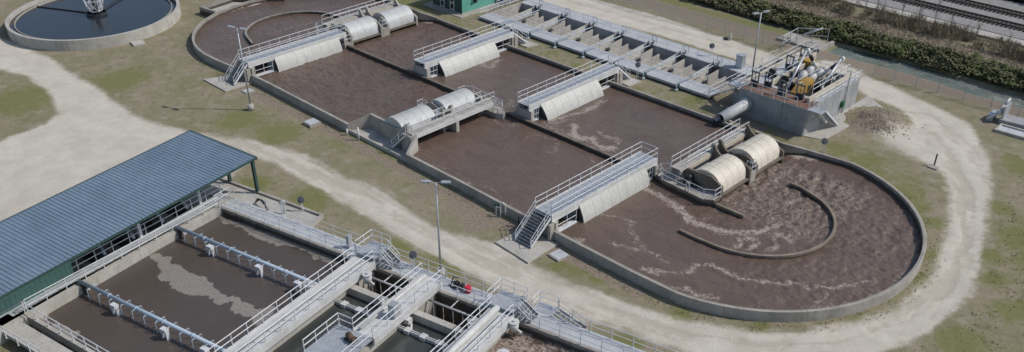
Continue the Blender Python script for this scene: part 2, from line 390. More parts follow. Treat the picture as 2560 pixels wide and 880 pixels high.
def water_mat(name, c1, c2, rough=0.32, foamc=(0.34,0.285,0.25), ripple=0.5, patchy=0.0):
    m, nt, b, pos, g = base_mat(name)
    n1 = noise(nt, pos, 0.22, 5, 0.6, 1.4); c = mixc(nt, ramp(nt,n1,0.35,0.7), c1, c2)
    sk = ramp(nt, noise(nt, scaled(nt,pos,(0.3,1.6,1)), 1.0, 6, 0.62, 2.2), 0.45, 0.75); c = mixc(nt, mathn(nt,'MULTIPLY',sk,0.35), c, tuple(x*1.35 for x in c1))
    fl = ramp(nt, noise(nt, pos, 1.3, 7, 0.7, 3.0), 0.56, 0.70); c = mixc(nt, mathn(nt,'MULTIPLY',fl,0.07), c, foamc)
    # swirling light froth carried by the current
    wv = noise(nt, pos, 1.6, 7, 0.68, 1.8); fine = noise(nt, pos, 6.5, 4, 0.65, 0.8)
    v1 = noise(nt, pos, 1.15, 5, 0.6, 2.4); vein = mathn(nt,'SUBTRACT',1.0,mathn(nt,'MULTIPLY',mathn(nt,'ABSOLUTE',mathn(nt,'SUBTRACT',v1,0.5)),11.0),clamp=True)
    fo = mathn(nt,'ADD',mathn(nt,'MULTIPLY',att(nt,'foam'),0.72),mathn(nt,'MULTIPLY',mathn(nt,'SUBTRACT',wv,0.5),1.3))
    fo = mathn(nt,'ADD',fo,mathn(nt,'MULTIPLY',vein,0.42))
    fo = mathn(nt,'ADD',fo,mathn(nt,'MULTIPLY',mathn(nt,'SUBTRACT',fine,0.5),0.8))
    k = ramp(nt, fo, 0.50, 1.0)
    k = mathn(nt,'MULTIPLY',k, ramp(nt, att(nt,'foam'), 0.03, 0.25))
    c = mixc(nt, mathn(nt,'MULTIPLY',k,0.8), c, foamc)
    tb = mathn(nt,'MULTIPLY',ramp(nt,att(nt,'turb'),.40,1.05), ramp(nt, noise(nt, pos, 1.5, 6, 0.66, 2.6), 0.42, 0.68))
    c = mixc(nt, mathn(nt,'MULTIPLY',tb,0.7), c, tuple(x*0.8 for x in foamc))
    if patchy:
        pk = ramp(nt, mathn(nt,'ADD',att(nt,'scum'),mathn(nt,'MULTIPLY',mathn(nt,'SUBTRACT',wv,0.5),0.8)), 0.30, 0.62); c = mixc(nt, mathn(nt,'MULTIPLY',pk,.9), c, mixc(nt, ramp(nt,fine,0.3,0.7),(0.31,0.285,0.25),(0.20,0.18,0.16)))
    nt.links.new(c, b.inputs['Base Color'])
    rr = mathn(nt,'ADD',mathn(nt,'MULTIPLY',k,0.4),rough,clamp=True); nt.links.new(rr, b.inputs['Roughness'])
    b.inputs['Specular IOR Level'].default_value = 0.4
    h1 = noise(nt, scaled(nt,pos,(1.0,2.2,1.0),0.3), 2.4, 5, 0.6, 0.8); h2 = noise(nt, pos, 7.0, 4, 0.6, 0.5)
    h = mathn(nt,'ADD',mathn(nt,'MULTIPLY',h1,1.0),mathn(nt,'MULTIPLY',h2,0.12))
    bn = nt.nodes.new('ShaderNodeBump'); bn.inputs['Distance'].default_value = 0.13
    st = mathn(nt,'ADD',mathn(nt,'MULTIPLY',att(nt,'turb'),0.5),ripple,clamp=True); nt.links.new(st, bn.inputs['Strength'])
    nt.links.new(h, bn.inputs['Height']); nt.links.new(bn.outputs[0], b.inputs['Normal'])
water_mat('brown_water', (0.128,0.090,0.070), (0.102,0.070,0.053), foamc=(0.42,0.355,0.305), rough=.27)
water_mat('tank_water', (0.078,0.062,0.052), (0.088,0.070,0.058), ripple=0.15, patchy=1.0)
water_mat('grey_water', (0.040,0.046,0.044), (0.055,0.058,0.054), ripple=0.05, rough=0.15)
water_mat('clarifier_water', (0.016,0.020,0.026), (0.022,0.026,0.032), ripple=0.10, rough=0.12)
water_mat('canal_water', (0.12,0.15,0.125), (0.19,0.215,0.19), ripple=0.15, rough=0.25, foamc=(0.4,0.42,0.38))
def stone_mat(name, cols, sc):
    m, nt, b, pos, g = base_mat(name)
    v = nt.nodes.new('ShaderNodeTexVoronoi'); v.inputs['Scale'].default_value = sc; nt.links.new(pos, v.inputs['Vector'])
    sep = nt.nodes.new('ShaderNodeSeparateColor'); nt.links.new(v.outputs['Color'], sep.inputs[0])
    c = mixc(nt, sep.outputs[0], cols[0], cols[1]); c = mixc(nt, ramp(nt, noise(nt,pos,0.5,5),0.4,0.7), c, cols[2], 'MIX')
    c2 = mixc(nt, 0.55, c, mixc(nt, sep.outputs[1], cols[0], cols[1]))
    nt.links.new(c2, b.inputs['Base Color']); b.inputs['Roughness'].default_value = 0.95
    bn = nt.nodes.new('ShaderNodeBump'); bn.inputs['Strength'].default_value = 0.8; bn.inputs['Distance'].default_value = 0.06
    nt.links.new(v.outputs['Distance'], bn.inputs['Height']); nt.links.new(bn.outputs[0], b.inputs['Normal'])
stone_mat('ballast_stone', ((0.33,0.32,0.31),(0.16,0.155,0.15),(0.25,0.24,0.23)), 5)
stone_mat('rubble', ((0.38,0.32,0.25),(0.19,0.15,0.12),(0.29,0.24,0.19)), 3)

G_LEFT= [(-90.2,-26.7),(-76.3,-21.1),(-71.8,-19.8),(-63.8,-19.4),(-55.5,-19.5),(-51.7,-19.2),(-44.7,-19.6),(-41.3,-20.0),(-36.5,-18.9),(-32.1,-17.4),(-28.5,-15.7),(-27.1,-14.6),(-22.0,-16.7),(-16.8,-25.2),(-13.9,-34.6),(-12.6,-45.2),(-19.4,-51.8),(-54.4,-41.9),(-45.1,-32.9),(-45.5,-28.0),(-47.1,-25.7),(-53.2,-23.9),(-60.5,-23.8),(-65.6,-25.2),(-84.1,-33.5)]
G_ROAD= [(-28.9,-16.4),(-25.2,-13.7),(-19.0,-11.9),(-12.5,-11.6),(-6.7,-11.0),(-1.8,-11.6),(2.4,-11.9),(6.3,-10.5),(8.0,-9.7),(12.0,-10.2),(17.4,-9.5),(22.8,-8.4),(26.0,-7.3),(30.3,-5.2),(33.7,-2.1),(36.1,1.9),(37.9,6.5),(38.0,12.2),(36.3,18.8),(33.7,26.2),(30.6,31.0),(27.3,32.7),(24.1,34.8),(23.6,39.8),(20.8,42.9),(16.5,43.5),(13.8,44.9),(13.0,49.3),(18.5,47.8),(23.5,46.4),(28.6,44.0),(33.0,38.2),(36.5,28.9),(39.4,20.0),(41.3,11.8),(41.2,5.0),(39.5,-0.3),(36.2,-6.4),(31.4,-9.8),(26.5,-11.1),(21.3,-12.6),(16.0,-14.0),(12.9,-14.5),(7.1,-15.1),(3.5,-15.2),(-2.2,-15.1),(-8.3,-15.1),(-14.2,-15.2),(-20.1,-15.1),(-24.4,-17.2)]
G_TOP= [(-42.1,40.1),(-30.0,40.5),(-14.0,42.4),(-6.7,42.3),(-0.6,42.4),(2.7,41.0),(3.1,46.1),(7.1,46.2),(9.1,46.4),(13.2,46.9),(13.0,49.3),(9.0,50.9),(3.5,46.4),(-3.9,47.5),(-10.8,48.2),(-21.4,48.2),(-30.2,47.9),(-36.9,48.0)]
PALE= [(21.8,33.9),(22.0,38.2),(26.1,39.4),(29.3,41.2),(30.5,32.2),(26.4,31.8)]
GREEN= [(-45.6,27.7,3.0),(-36.2,24.0,2.5),(-28.3,26.3,2.0),(-49.5,26.4,3.0),(-10.9,38.2,1.5),(-6.9,38.2,1.5),(-14.5,37.7,1.5),(-3.5,38.6,1.3),(-18.0,-6.4,2.5),(-12.6,-6.3,2.0),(-11.3,-14.4,2.0),(-10.5,-16.9,2.5),(15.6,-7.5,1.3),(17.6,-7.2,1.3),(14.2,-8.5,1.0),(-6.2,-2.5,2.0),(5.6,-14.7,2.0),(7.5,-15.0,1.5),(1.9,-15.7,1.5),(20.7,28.8,2.0),(24.1,28.3,2.0),(29.5,24.3,1.5),(32.3,22.7,1.2),(34.6,20.9,1.2),(37.0,15.8,1.0),(37.7,11.4,1.0),(40.4,19.2,1.5),(42.0,15.7,1.5),(44.7,12.1,2.0),(43.3,5.1,2.5),(41.4,23.8,3.0),(37.7,28.0,1.5),(35.2,39.1,1.5),(36.3,37.8,2.0),(12.5,26.2,1.2),(15.1,26.0,1.5),(-14.4,26.2,1.0),(-1.9,31.2,1.0),(36.5,2.3,1.0),(25.7,-6.8,1.0),(31.0,-3.6,0.8),(18.2,-16.2,1.5),(24.8,-12.9,1.5),(18.7,-14.0,1.0),(-17.0,-18.9,2.0),(-31.0,-12.1,3.0),(-25.2,-10.7,3.0),(-51.4,-16.3,4.0),(-54.2,-27.2,5.0),(2.2,27.9,1.5),(-19.8,27.5,1.0)]
FOAM= [([(13.7,6.6),(15.8,6.0),(17.3,5.4),(18.2,5.0),(19.6,5.2),(21.2,5.3),(22.7,6.3),(23.6,7.6),(24.4,8.7)],0.50,1.00),
([(23.7,4.1),(23.4,5.3),(23.8,6.3),(24.6,5.9),(24.8,4.7)],0.35,0.90),
([(24.4,8.0),(25.5,8.1),(26.3,8.9),(26.9,8.6)],0.50,0.80),
([(25.0,8.1),(26.0,6.7),(26.2,5.6)],0.30,0.70),
([(11.6,-5.9),(13.2,-4.8),(13.8,-6.0)],0.40,0.70),
([(11.6,-0.1),(13.2,0.9),(14.9,0.6),(16.8,-1.3),(18.7,-2.1),(20.3,-1.9)],0.30,0.60),
([(15.2,-3.3),(16.9,-2.6),(18.3,-2.1),(19.9,-1.9),(20.8,-2.2)],0.30,0.70),
([(20.0,-4.3),(21.6,-3.6),(23.0,-2.2),(22.7,-1.1),(23.6,0.0),(25.3,0.5),(26.5,0.4),(28.1,1.1),(29.6,2.2),(31.6,3.3),(33.2,5.1),(34.8,7.6)],0.30,0.80),
([(23.3,-4.8),(24.4,-4.1),(25.4,-4.3),(26.9,-3.6)],0.40,0.80),
([(29.2,-3.2),(29.7,-1.6),(30.2,0.0)],0.30,0.40),
([(33.1,0.6),(33.3,2.3),(33.3,3.5)],0.20,0.60),
([(33.8,1.3),(35.5,4.1),(36.2,7.5),(36.4,10.9)],0.35,0.55),
([(12.0,-5.5),(15.6,-6.0),(19.2,-5.9),(22.9,-5.9),(26.4,-5.2),(29.1,-3.6)],0.25,0.60),
([(-2.6,12.7),(-1.3,10.6),(-0.0,10.4),(0.9,11.3),(2.1,10.6),(3.6,10.7),(3.9,11.7)],0.45,1.00),
([(-4.5,10.2),(-2.5,10.0),(-0.7,10.5),(0.9,10.7)],0.40,0.70),
([(0.3,13.4),(1.7,12.8),(2.7,13.1),(3.6,12.7)],0.35,0.80),
([(-5.3,11.8),(-4.6,14.3),(-4.1,17.1),(-4.5,19.8)],0.45,0.90),
([(-5.5,9.9),(-5.7,11.2),(-3.9,11.5),(-4.2,12.6)],0.50,0.60),
([(-9.7,7.3),(-8.3,7.2),(-7.3,8.1)],0.40,0.50),
([(-3.1,8.1),(-1.6,8.3),(0.2,6.1),(-0.4,5.5)],0.30,0.50),
([(-4.0,6.5),(-4.1,7.8),(-2.5,8.0)],0.30,0.50),
([(3.3,7.9),(5.3,7.4),(6.4,7.3)],0.30,0.50),
([(-12.0,10.2),(-10.7,10.9),(-12.3,12.1)],0.50,0.50),
([(-9.1,-4.8),(-7.0,-4.5),(-5.2,-4.0),(-1.6,-4.5)],0.30,0.40),
([(-1.3,-4.3),(0.9,-3.7),(5.3,-4.8),(6.6,-4.5)],0.25,0.50),
([(-12.1,-2.0),(-10.5,-3.1)],0.35,0.40),
([(-20.5,16.6),(-18.2,17.1),(-16.4,18.0),(-13.3,17.6)],0.25,0.40),
([(-23.1,17.7),(-21.2,17.2),(-21.8,19.9)],0.50,0.80),
([(18.6,22.8),(19.2,23.7),(20.3,23.8)],0.55,1.30),
([(-39.9,22.5),(-38.7,22.9)],0.45,1.20),
([(11.6,6.6),(12.4,6.9),(13.0,6.7)],0.40,1.00),
([(12.9,6.8),(13.7,6.6)],0.30,0.90),
([(-51.1,5.3),(-50.6,10.2),(-50.3,12.7)],0.30,0.50),
([(-52.2,8.6),(-49.4,8.0)],0.30,0.40),
([(-2.4,10.2),(-4.6,12.2),(-3.3,14.9)],0.30,0.40)]
OUT_AERO = None
# coordinates
def axis(lo, hi, d, far): 
    a = np.arange(lo, hi+1e-6, d); k = [hi+d*2.0**i for i in range(1, 12) if hi+d*2.0**i < far]; l = [lo-d*2.0**i for i in range(1, 12) if lo-d*2.0**i > -far]
    return np.array(l[::-1]+list(a)+k)
xs = axis(-96, 56, 0.28, 900); ys = axis(-62, 92, 0.28, 900)
X, Y = np.meshgrid(xs, ys, indexing='ij')
wx = X+0.9*(fbm(X*0.3, Y*0.3)-0.5)+0.5*(fbm(X*1.7+50, Y*1.7)-0.5); wy = Y+0.9*(fbm(X*0.3+99, Y*0.3+31)-0.5)
soft = lambda poly, s_: smooth(-s_, s_, sd(wx, wy, poly))
gravel = np.maximum.reduce([soft(G_LEFT,1.3), soft(G_ROAD,1.35), soft(G_TOP,1.0), 0.8*soft(PALE,2.4)])
mid = [(-30,-15.5),(-20,-13.9),(-8.4,-13.0),(0,-13.2),(8,-13.0),(15,-12),(20.5,-10.7),(27,-8.7),(32.3,-5.6),(36.5,-0.9),(39,4.8),(39.8,11.3),(38.1,20),(34.3,28.9),(29,36.5),(23.8,41.0)]
dm = segdist(wx, wy, mid)
def along(x, y, pts):
    best = np.full(x.shape, 1e9); S_ = np.zeros_like(x); D_ = np.zeros_like(x); acc = 0.0
    for (x1,y1),(x2,y2) in zip(pts[:-1],pts[1:]):
        L = math.hypot(x2-x1,y2-y1); t = np.clip(((x-x1)*(x2-x1)+(y-y1)*(y2-y1))/L/L,0,1); d_ = np.hypot(x-x1-t*(x2-x1),y-y1-t*(y2-y1))
        sg = np.sign((x2-x1)*(y-y1)-(y2-y1)*(x-x1)); k = d_ < best; best = np.where(k,d_,best); S_ = np.where(k,acc+t*L,S_); D_ = np.where(k,d_*sg,D_); acc += L
    return S_, D_
S_, D_ = along(X+0.3*(fbm(X*.5,Y*.5)-.5), Y, mid)
lane = smooth(4.5,2.5,dm)
rut = lane*(0.9*np.exp(-(dm/0.55)**2)*(fbm(S_*.25,D_*.6+40)>.42)+0.95*smooth(.5,.72,fbm(S_*.10+9,D_*2.0+30)))
mid2 = [(-60,44.5),(-33,44.5),(-11,45.4),(5,46.2)]
rut = np.maximum(rut, 0.7*np.exp(-(segdist(wx,wy,mid2)/0.5)**2))
rut += 0.35*(fbm(wx*0.9+7,wy*0.9)>0.58)
green = np.zeros_like(X)
green += 0.32*smooth(.4,.62,fbm(X*.12+5,Y*.12+9))
for gx, gy, gr_ in GREEN: green = np.maximum(green, 1.15*np.exp(-((wx-gx)**2+(wy-gy)**2)/(gr_*1.15)**2))
green = np.maximum(green, 0.75*smooth(0,3,-sd(wx,wy,G_ROAD))*smooth(20,26,X)*smooth(33,26,Y)*smooth(16,20,Y))
green = np.maximum(green, 0.9*smooth(1.1,0.2,np.abs(wy-41.2))*(X<1)*(X>-34))
green = np.maximum(green, 0.9*smooth(2.6,0.5,np.abs(wy-54.8)))
green = np.maximum(green, 0.55*smooth(4.5,0,np.abs(wy-26.0))*(X<6)*(X>-52))
soil = np.zeros_like(X)
soil = np.maximum(soil, 0.85*smooth(2.4,0.6,np.abs(wy-51.6))*(X>5))
soil = np.maximum(soil, 0.7*smooth(3.6,1.2,np.abs(wy-52.0))*(X<7))
soil = np.maximum(soil, 0.9*smooth(3.2,1.2,np.abs(wy-65.2)))
for cx_, cy_, r_, s_ in [(9.5,27.5,1.6,.9),(12,26.8,1.5,.8),(15,27.4,1.5,.7),(22,37,3,.9),(20.5,35.2,2.2,1.0),(4,-8.5,2.2,.9),(8.0,26.0,1.6,.9),(6,31.5,1.8,.9),(30,45,3,.6),(-16,-11,2.5,.5),(-4,-8.5,2,.7),(1,-8,2.5,.7),(22,-8.5,2,.5),(11,-10,1.5,.8)]:
    soil = np.maximum(soil, s_*np.exp(-((wx-cx_)**2+(wy-cy_)**2)/r_**2))
# worn strip of pale soil along the foot of the basin wall
soil = np.maximum(soil, 0.75*smooth(1.3,0.3,np.abs(wy+6.9))*(X>-42)*(X<22))
tuft = smooth(33,40,X)*smooth(34,22,Y)+0.35
Zg = 0.05*(fbm(X*0.8,Y*0.8)-0.5)+0.02*(fbm(X*3,Y*3)-0.5)
Zg = Zg-0.8*smooth(2.3,1.3,np.abs(Y-55.2+0.3*np.sin(X*0.3)))*smooth(4,8,X)+0.35*smooth(71,74,Y)*smooth(100,94,Y)+0.25*smooth(60,63,Y)*smooth(71,66,Y)
Zg = Zg+0.85*np.exp(-(((wx-20.6)/2.3)**2+((wy-37.9)/2.5)**2))*(0.7+0.9*(fbm(X*1.5,Y*1.5)-0.3))
Zg -= 0.05*rut*gravel
gravel = gravel-0.25*lane*smooth(.52,.75,fbm(S_*.12+70,D_*1.5+11))*smooth(0.4,1.6,np.abs(D_))
TXY = [(-13.3,-24.7)]
xc = (X[:-1,:-1]+X[1:,1:])/2; yc = (Y[:-1,:-1]+Y[1:,1:])/2
gq = (gravel[:-1,:-1]+gravel[1:,1:])/2 > 0.5
hole = (xc>-35.4)&(xc<3.5)&(yc>29.5)&(yc<40.4)
ct, st_ = math.cos(math.radians(12.4)), math.sin(math.radians(12.4))
uc = (xc+13.78)*ct+(yc+24.53)*st_; vc = (xc+13.78)*st_-(yc+24.53)*ct
hole |= (uc>17.6)&(uc<31.4)&(vc>.12)&(vc<3.1)
A = dict(gravel=gravel, green=green, soil=soil, rut=rut, tuft=tuft)
g1 = grid_object('ground', xs, ys, Zg, ~gq & ~hole, A, 'ground_mix'); tag_struct(g1)
g2 = grid_object('road', xs, ys, Zg, gq & ~hole, A, 'ground_mix'); tag_struct(g2)

# racetrack basin -------------------------------------------------
arcR = [(21.9+15.0*math.cos(t), 9.45+15.45*math.sin(t)) for t in np.radians(np.linspace(-84, 82, 40))]
arcL = [(-48.5+14.7*math.cos(t), 9.2+14.95*math.sin(t)) for t in np.radians(np.linspace(98, 268, 40))]
WALL_A = [(-46,-5.72),(-41,-5.3),(-36,-5.2),(-28,-5.3),(-19.8,-5.4)]
NOTCH = [(-19.8,-5.4),(-18.5,-3.2),(-11.2,-3.2),(-9.7,-5.45)]
WALL_B = [(-9.7,-5.45),(-1.5,-5.5),(7.2,-5.7),(15,-5.85),(20,-5.9)]
TOPR = [(19.3,24.0),(17.3,22.35),(12.2,22.3),(12.0,23.7)]
TOPL = [(-38.1,23.8),(-40.1,22.35),(-45.2,22.3),(-45.4,23.9),(-47.5,24.0)]
outline = WALL_A+NOTCH[1:-1]+WALL_B+arcR+TOPR+[(8,23.7),(-24,23.5)]+TOPL+arcL
d = 0.16
xw = np.arange(-64, 38.2, d); yw = np.arange(-7, 26, d); X, Y = np.meshgrid(xw, yw, indexing='ij')
wx = X+1.1*(fbm(X*0.9,Y*0.9)-0.5)+0.5*(fbm(X*2.6+9,Y*2.6)-0.5); wy = Y+1.1*(fbm(X*0.9+44,Y*0.9+12)-0.5)+0.5*(fbm(X*2.6+71,Y*2.6)-0.5)
foam = np.zeros_like(X)
for pts, wd, st in FOAM: foam = np.maximum(foam, st*np.exp(-(segdist(wx,wy,pts)/(wd*1.15))**2)*(0.7+0.3*1))
foam = np.maximum(foam, 0.14*smooth(0.5,0.65,fbm(X*0.2+3,Y*0.35)))
foam = np.maximum(foam, 0.10*(X>-45)*(X<-20)*(Y<22))
tur = np.zeros_like(X)
def blob(x0,x1,y0,y1,s_,e=2.0): return s_*smooth(-e,e*0.6,np.minimum.reduce([wx-x0,x1-wx,wy-y0,y1-wy]))
tur = np.maximum.reduce([blob(17.5,28.5,9.2,21.5,1.0), blob(17.8,26,4,12,0.45,3), blob(26,36,9,22,0.62,4), blob(27,36.5,0,10,0.52,4), blob(-39.6,-27,9.5,22.5,0.5,3), blob(-40,-18,-5,8.5,0.45,4), blob(-63,-45,-4,23,0.25,3)])
A_ = 0.26*tur
Zw = 0.45+A_*1.6*(fbm(X*0.9+0.6*wx,Y*0.9)-0.5)+A_*1.3*(np.abs(fbm(X*2.2+20,Y*2.2+wx*0.8)-0.5)*2-0.4)+0.20*(0.12+tur)*(np.abs(fbm(wx*1.1+30,wy*1.1+5,3)-.5)*-2.2)*(fbm(X*.4,Y*.4)>.3)+0.05*(fbm(X*1.6+wy*1.2,Y*3.1)-.5)
keep = inside((X[:-1,:-1]+X[1:,1:])/2, (Y[:-1,:-1]+Y[1:,1:])/2, outline)
wtr = grid_object('water', xw, yw, Zw, keep, dict(foam=foam, turb=tur), 'brown_water'); tag_struct(wtr)

basin = thing('racetrack_basin', 'long oval concrete racetrack basin of churning brown water across the middle', 'basin', (-13, 9, 0))
b = MB()
rise = [1.0]*len(WALL_A)+[1.9,1.9]+[1.0]*(len(WALL_B))
b.wall(WALL_A+NOTCH[1:-1]+WALL_B+arcR[1:], 0.16, -0.2, rise+[1.0]*(len(arcR)-1), off=-.08)
b.wall([(-45.2,22.3),(-45.4,23.9),(-47.5,24.0)]+arcL+[(-46,-5.72)], 0.16, -0.2, 1.0, off=-.08)
b.build('outer_wall', 'concrete', basin)
b = MB()
b.wall(WALL_A+NOTCH[1:-1]+WALL_B+arcR[1:], 0.16, -0.2, [z-.004 for z in rise+[1.0]*(len(arcR)-1)], off=.082)
b.wall([arcR[-1]]+TOPR[:2]+[(14.9,22.35),(14.0,22.35)], 0.3, -0.2, [1.0,1.1,1.75,1.95,1.95])
b.wall([(12.2,23.7),(8,23.7),(-24,23.5),(-38.1,23.75)], 0.32, -0.2, 1.0)
b.wall([(-38.1,23.78),(-40.1,22.35),(-43.4,22.35)], 0.3, -0.2, [1.05,1.75,1.95])
b.wall([(-45.2,22.3),(-45.4,23.9),(-47.5,24.0)]+arcL+[(-46,-5.72)], 0.16, -0.2, .996, off=.082)
b.build('wall_lining', 'concrete_basin', basin)
b = MB(); b.wall([(-42.5,9.0),(-20,9.1),(-6,9.1),(5,9.1),(12.2,8.95)], 0.36, -0.2, 0.88); b.build('dividing_wall', 'concrete_brown', basin)
b = MB(); b.prism([(-19.6,-5.3),(-18.4,-3.3),(-11.3,-3.3),(-9.9,-5.3)], 0, 0.24)
b.wall([(-19.7,-5.5),(-9.8,-5.5)], 0.14, 0, 0.42); b.build('recess_floor', 'concrete_pale', basin)
b = MB(); b.wall([(20.5,26.3),(12.0,26.4),(12.0,23.7)],0.01,0,0.02) if False else None
# inlet box at the far end
b = MB(); b.wall([(-62.2,3.4),(-65.6,3.0),(-66.4,8.5),(-61.0,14.0)], 0.35, -0.2, 1.15); b.build('inlet_box', 'concrete_basin', basin)
b = MB(); b.prism([(-62.4,3.7),(-65.3,3.4),(-66.0,8.4),(-62.6,11)], 0, 0.42); b.build('inlet_floor','concrete_pale', basin)
gw = [(21.4,17.25),(22.6,17.2),(24,16.8)]+[(21.9+7.3*math.cos(t), 9.9+7.25*math.sin(t)) for t in np.radians(np.linspace(62,-85,26))]+[(20.5,2.55),(18.7,2.6)]
o = MB().wall(gw, 0.26, -0.2, 0.74).build('guide_wall', 'concrete_tan'); tag(o, 'curved horseshoe guide wall rising from the churning water in the right end of the basin', 'guide wall', 'curved guide walls')
gl = [(-48.8,0.8)]+[(-49.3+6.7*math.cos(t), 8.2+6.9*math.sin(t)) for t in np.radians(np.linspace(255,95,26))]+[(-47.0,15.0)]
gl[0] = (-49.0,0.9)
o = MB().wall(gl, 0.26, -0.2, 0.80).build('guide_wall', 'concrete_basin'); tag(o, 'curved guide wall in the far left end of the basin behind the first footbridge', 'guide wall', 'curved guide walls')
o = MB().box(18.5,21.6,8.55,8.85,-0.2,0.78).build('baffle_wall', 'concrete_tan'); tag(o, 'short straight concrete wall stub in the water in front of the right rotor covers', 'guide wall')
o = MB().box(-45.5,-41.9,8.9,9.2,-0.2,0.8).build('baffle_wall', 'concrete_brown'); tag(o, 'short concrete wall stub in the water beside the far left rotor platform', 'guide wall')

# ---------------------------------------------------------------- footbridges with baffles
def bridge(x0, x1, y0, y1, label, stair, foot, bf0, bf1, zt=2.4, ou=.82):
    """deck x0..x1, y0..y1; stair = -1 near end, +1 far end"""
    r = thing('footbridge', label, 'footbridge', ((x0+x1)/2, y0, 0), 'footbridges across the racetrack basin')
    b = MB(); b.box(x0+.12, x1-.12, y0, y1, zt-.06, zt); 
    yy = y0+0.9
    while yy < y1: b.box(x0+.1, x1-.1, yy-.02, yy+.02, zt+.002, zt+.016); yy += 0.9
    b.build('deck', 'galvanised', r)
    for s_, xx in ((0,x0),(1,x1)):
        b = MB(); b.box(xx-.1, xx+.1, y0-.02, y1+.02, zt-.55, zt+.05); b.box(xx-.16, xx+.16, y0, y1, zt-.58, zt-.55); b.build('girder', 'white_steel', r)
    rail(r, [(x0,y1,zt+.05),(x0,y0,zt+.05)], T=None); 
    rail(r, [(x1,y0,zt+.05),(x1,y1,zt+.05)])
    closed_y = y1 if stair < 0 else y0
    rail(r, [(x0,closed_y,zt+.05),(x1,closed_y,zt+.05)], sp=3)
    # abutments
    for ye, s_ in ((y0,1),(y1,-1)):
        b = MB(); ya = ye+s_*0.55
        b.box(x0-.25, x1+.35, min(ye+s_*.05,ya), max(ye+s_*.05,ya), -0.2, zt-.60); b.build('abutment', 'concrete_pale' if s_>0 else 'concrete', r)
    # wing block beside the staircase
    ys_ = y0 if stair < 0 else y1
    b = MB(); b.box(x1+.05, x1+.35, ys_-0.5 if stair<0 else ys_-0.2, ys_+0.2 if stair<0 else ys_+0.5, -0.1, 1.75); b.build('abutment', 'concrete', r)
    xm = (x0+x1)/2
    stairs(r, (xm, ys_, zt-.05), (xm, foot, 0.2), (x1-x0)-.1)
    # sloping baffle under the downstream girder
    zb = 0.40; b = MB()
    pr_ = [(x1+.12+(ou-.12)*(t+.16*math.sin(math.pi*t)), zt-.30+(zb-zt+.30)*t) for t in (0,.2,.4,.6,.8,1)]
    b.slab(pr_+[(p[0]-.07,p[1]-.04) for p in pr_[::-1]], bf0, bf1)
    k = bf0+0.5
    while k < bf1: b.slab([(p[0]+.012,p[1]+.006) for p in pr_]+[(p[0]-.01,p[1]) for p in pr_[::-1]], k-.010, k+.010); k += 1.22
    b.build('baffle_plate', 'baffle_panel', r)
    for yb in (bf0, bf1): b = MB(); b.slab([(x1+.04,zt-.5),(x1+ou-.12,zb+.1),(x1-.1,zb+.1)], yb-.02, yb+.02); b.build('gap_shade_plate', 'stain_shade_dark', r)  # dark triangles stand in for the shade in the gap behind the baffle
    # ladder frames in the gaps next to the abutments
    for a_, c_ in ((y0+.75, bf0-.35), (bf1+.35, y1-.75)):
        if c_-a_ < 0.5: continue
        b = MB(); xx = x1+.12
        for q in (a_, (a_+c_)/2, c_): b.tube((xx,q,zb+.05),(xx,q,zt-.5),.035,6)
        for z_ in (0.62, 1.2): b.tube((xx,a_,z_),(xx,c_,z_),.03,6)
        b.box(x1-.3,x1+.3,a_,c_,0.48,0.55)
        b.build('inspection_frame', 'rail_paint', r)
        b = MB(); b.box(x0+.3, x0+.42, a_-.2, c_+.2, 0.2, zt-.6); b.build('back_panel','dark_steel', r)
    return r
bridge(-41.3, -39.5, -5.4, 9.2, 'left grey footbridge with stairs down to a pad beside the leaning lamp post', -1, -7.6, -1.8, 7.9)
bridge(-25.9, -24.0, 9.3, 24.6, 'footbridge nearest the green building, stairs at its far end', 1, 27.2, 11.5, 20.9, ou=1.25)
bridge(-8.35, -6.7, 9.4, 25.0, 'footbridge with slanted baffle just left of the wide pale foam swirls', 1, 27.4, 11.2, 20.9, ou=1.3)
bridge(8.75, 10.75, -5.9, 9.5, 'nearest and largest footbridge with wide staircase on a concrete pad by the road', -1, -8.5, -2.3, 7.6)
for i, P in enumerate([[(-44.0,-9.2),(-38.9,-9.2),(-38.9,-5.6),(-42.6,-5.6)], [(7.7,-9.9),(12.0,-10.2),(11.9,-6.2),(7.8,-6.2)], [(-27,26.2),(-23,26.2),(-22.6,28),(-26.8,28)], [(-9.6,26.2),(-5.4,25.6),(-5.2,27.9),(-9.6,27.9)], [(-11.9,-8.1),(-11.4,-8.1),(-11.4,-7.6),(-11.9,-7.6)]][:4]):
    tag_struct(MB().prism(P, -0.1, 0.15).build('pavement', 'concrete_pale'))

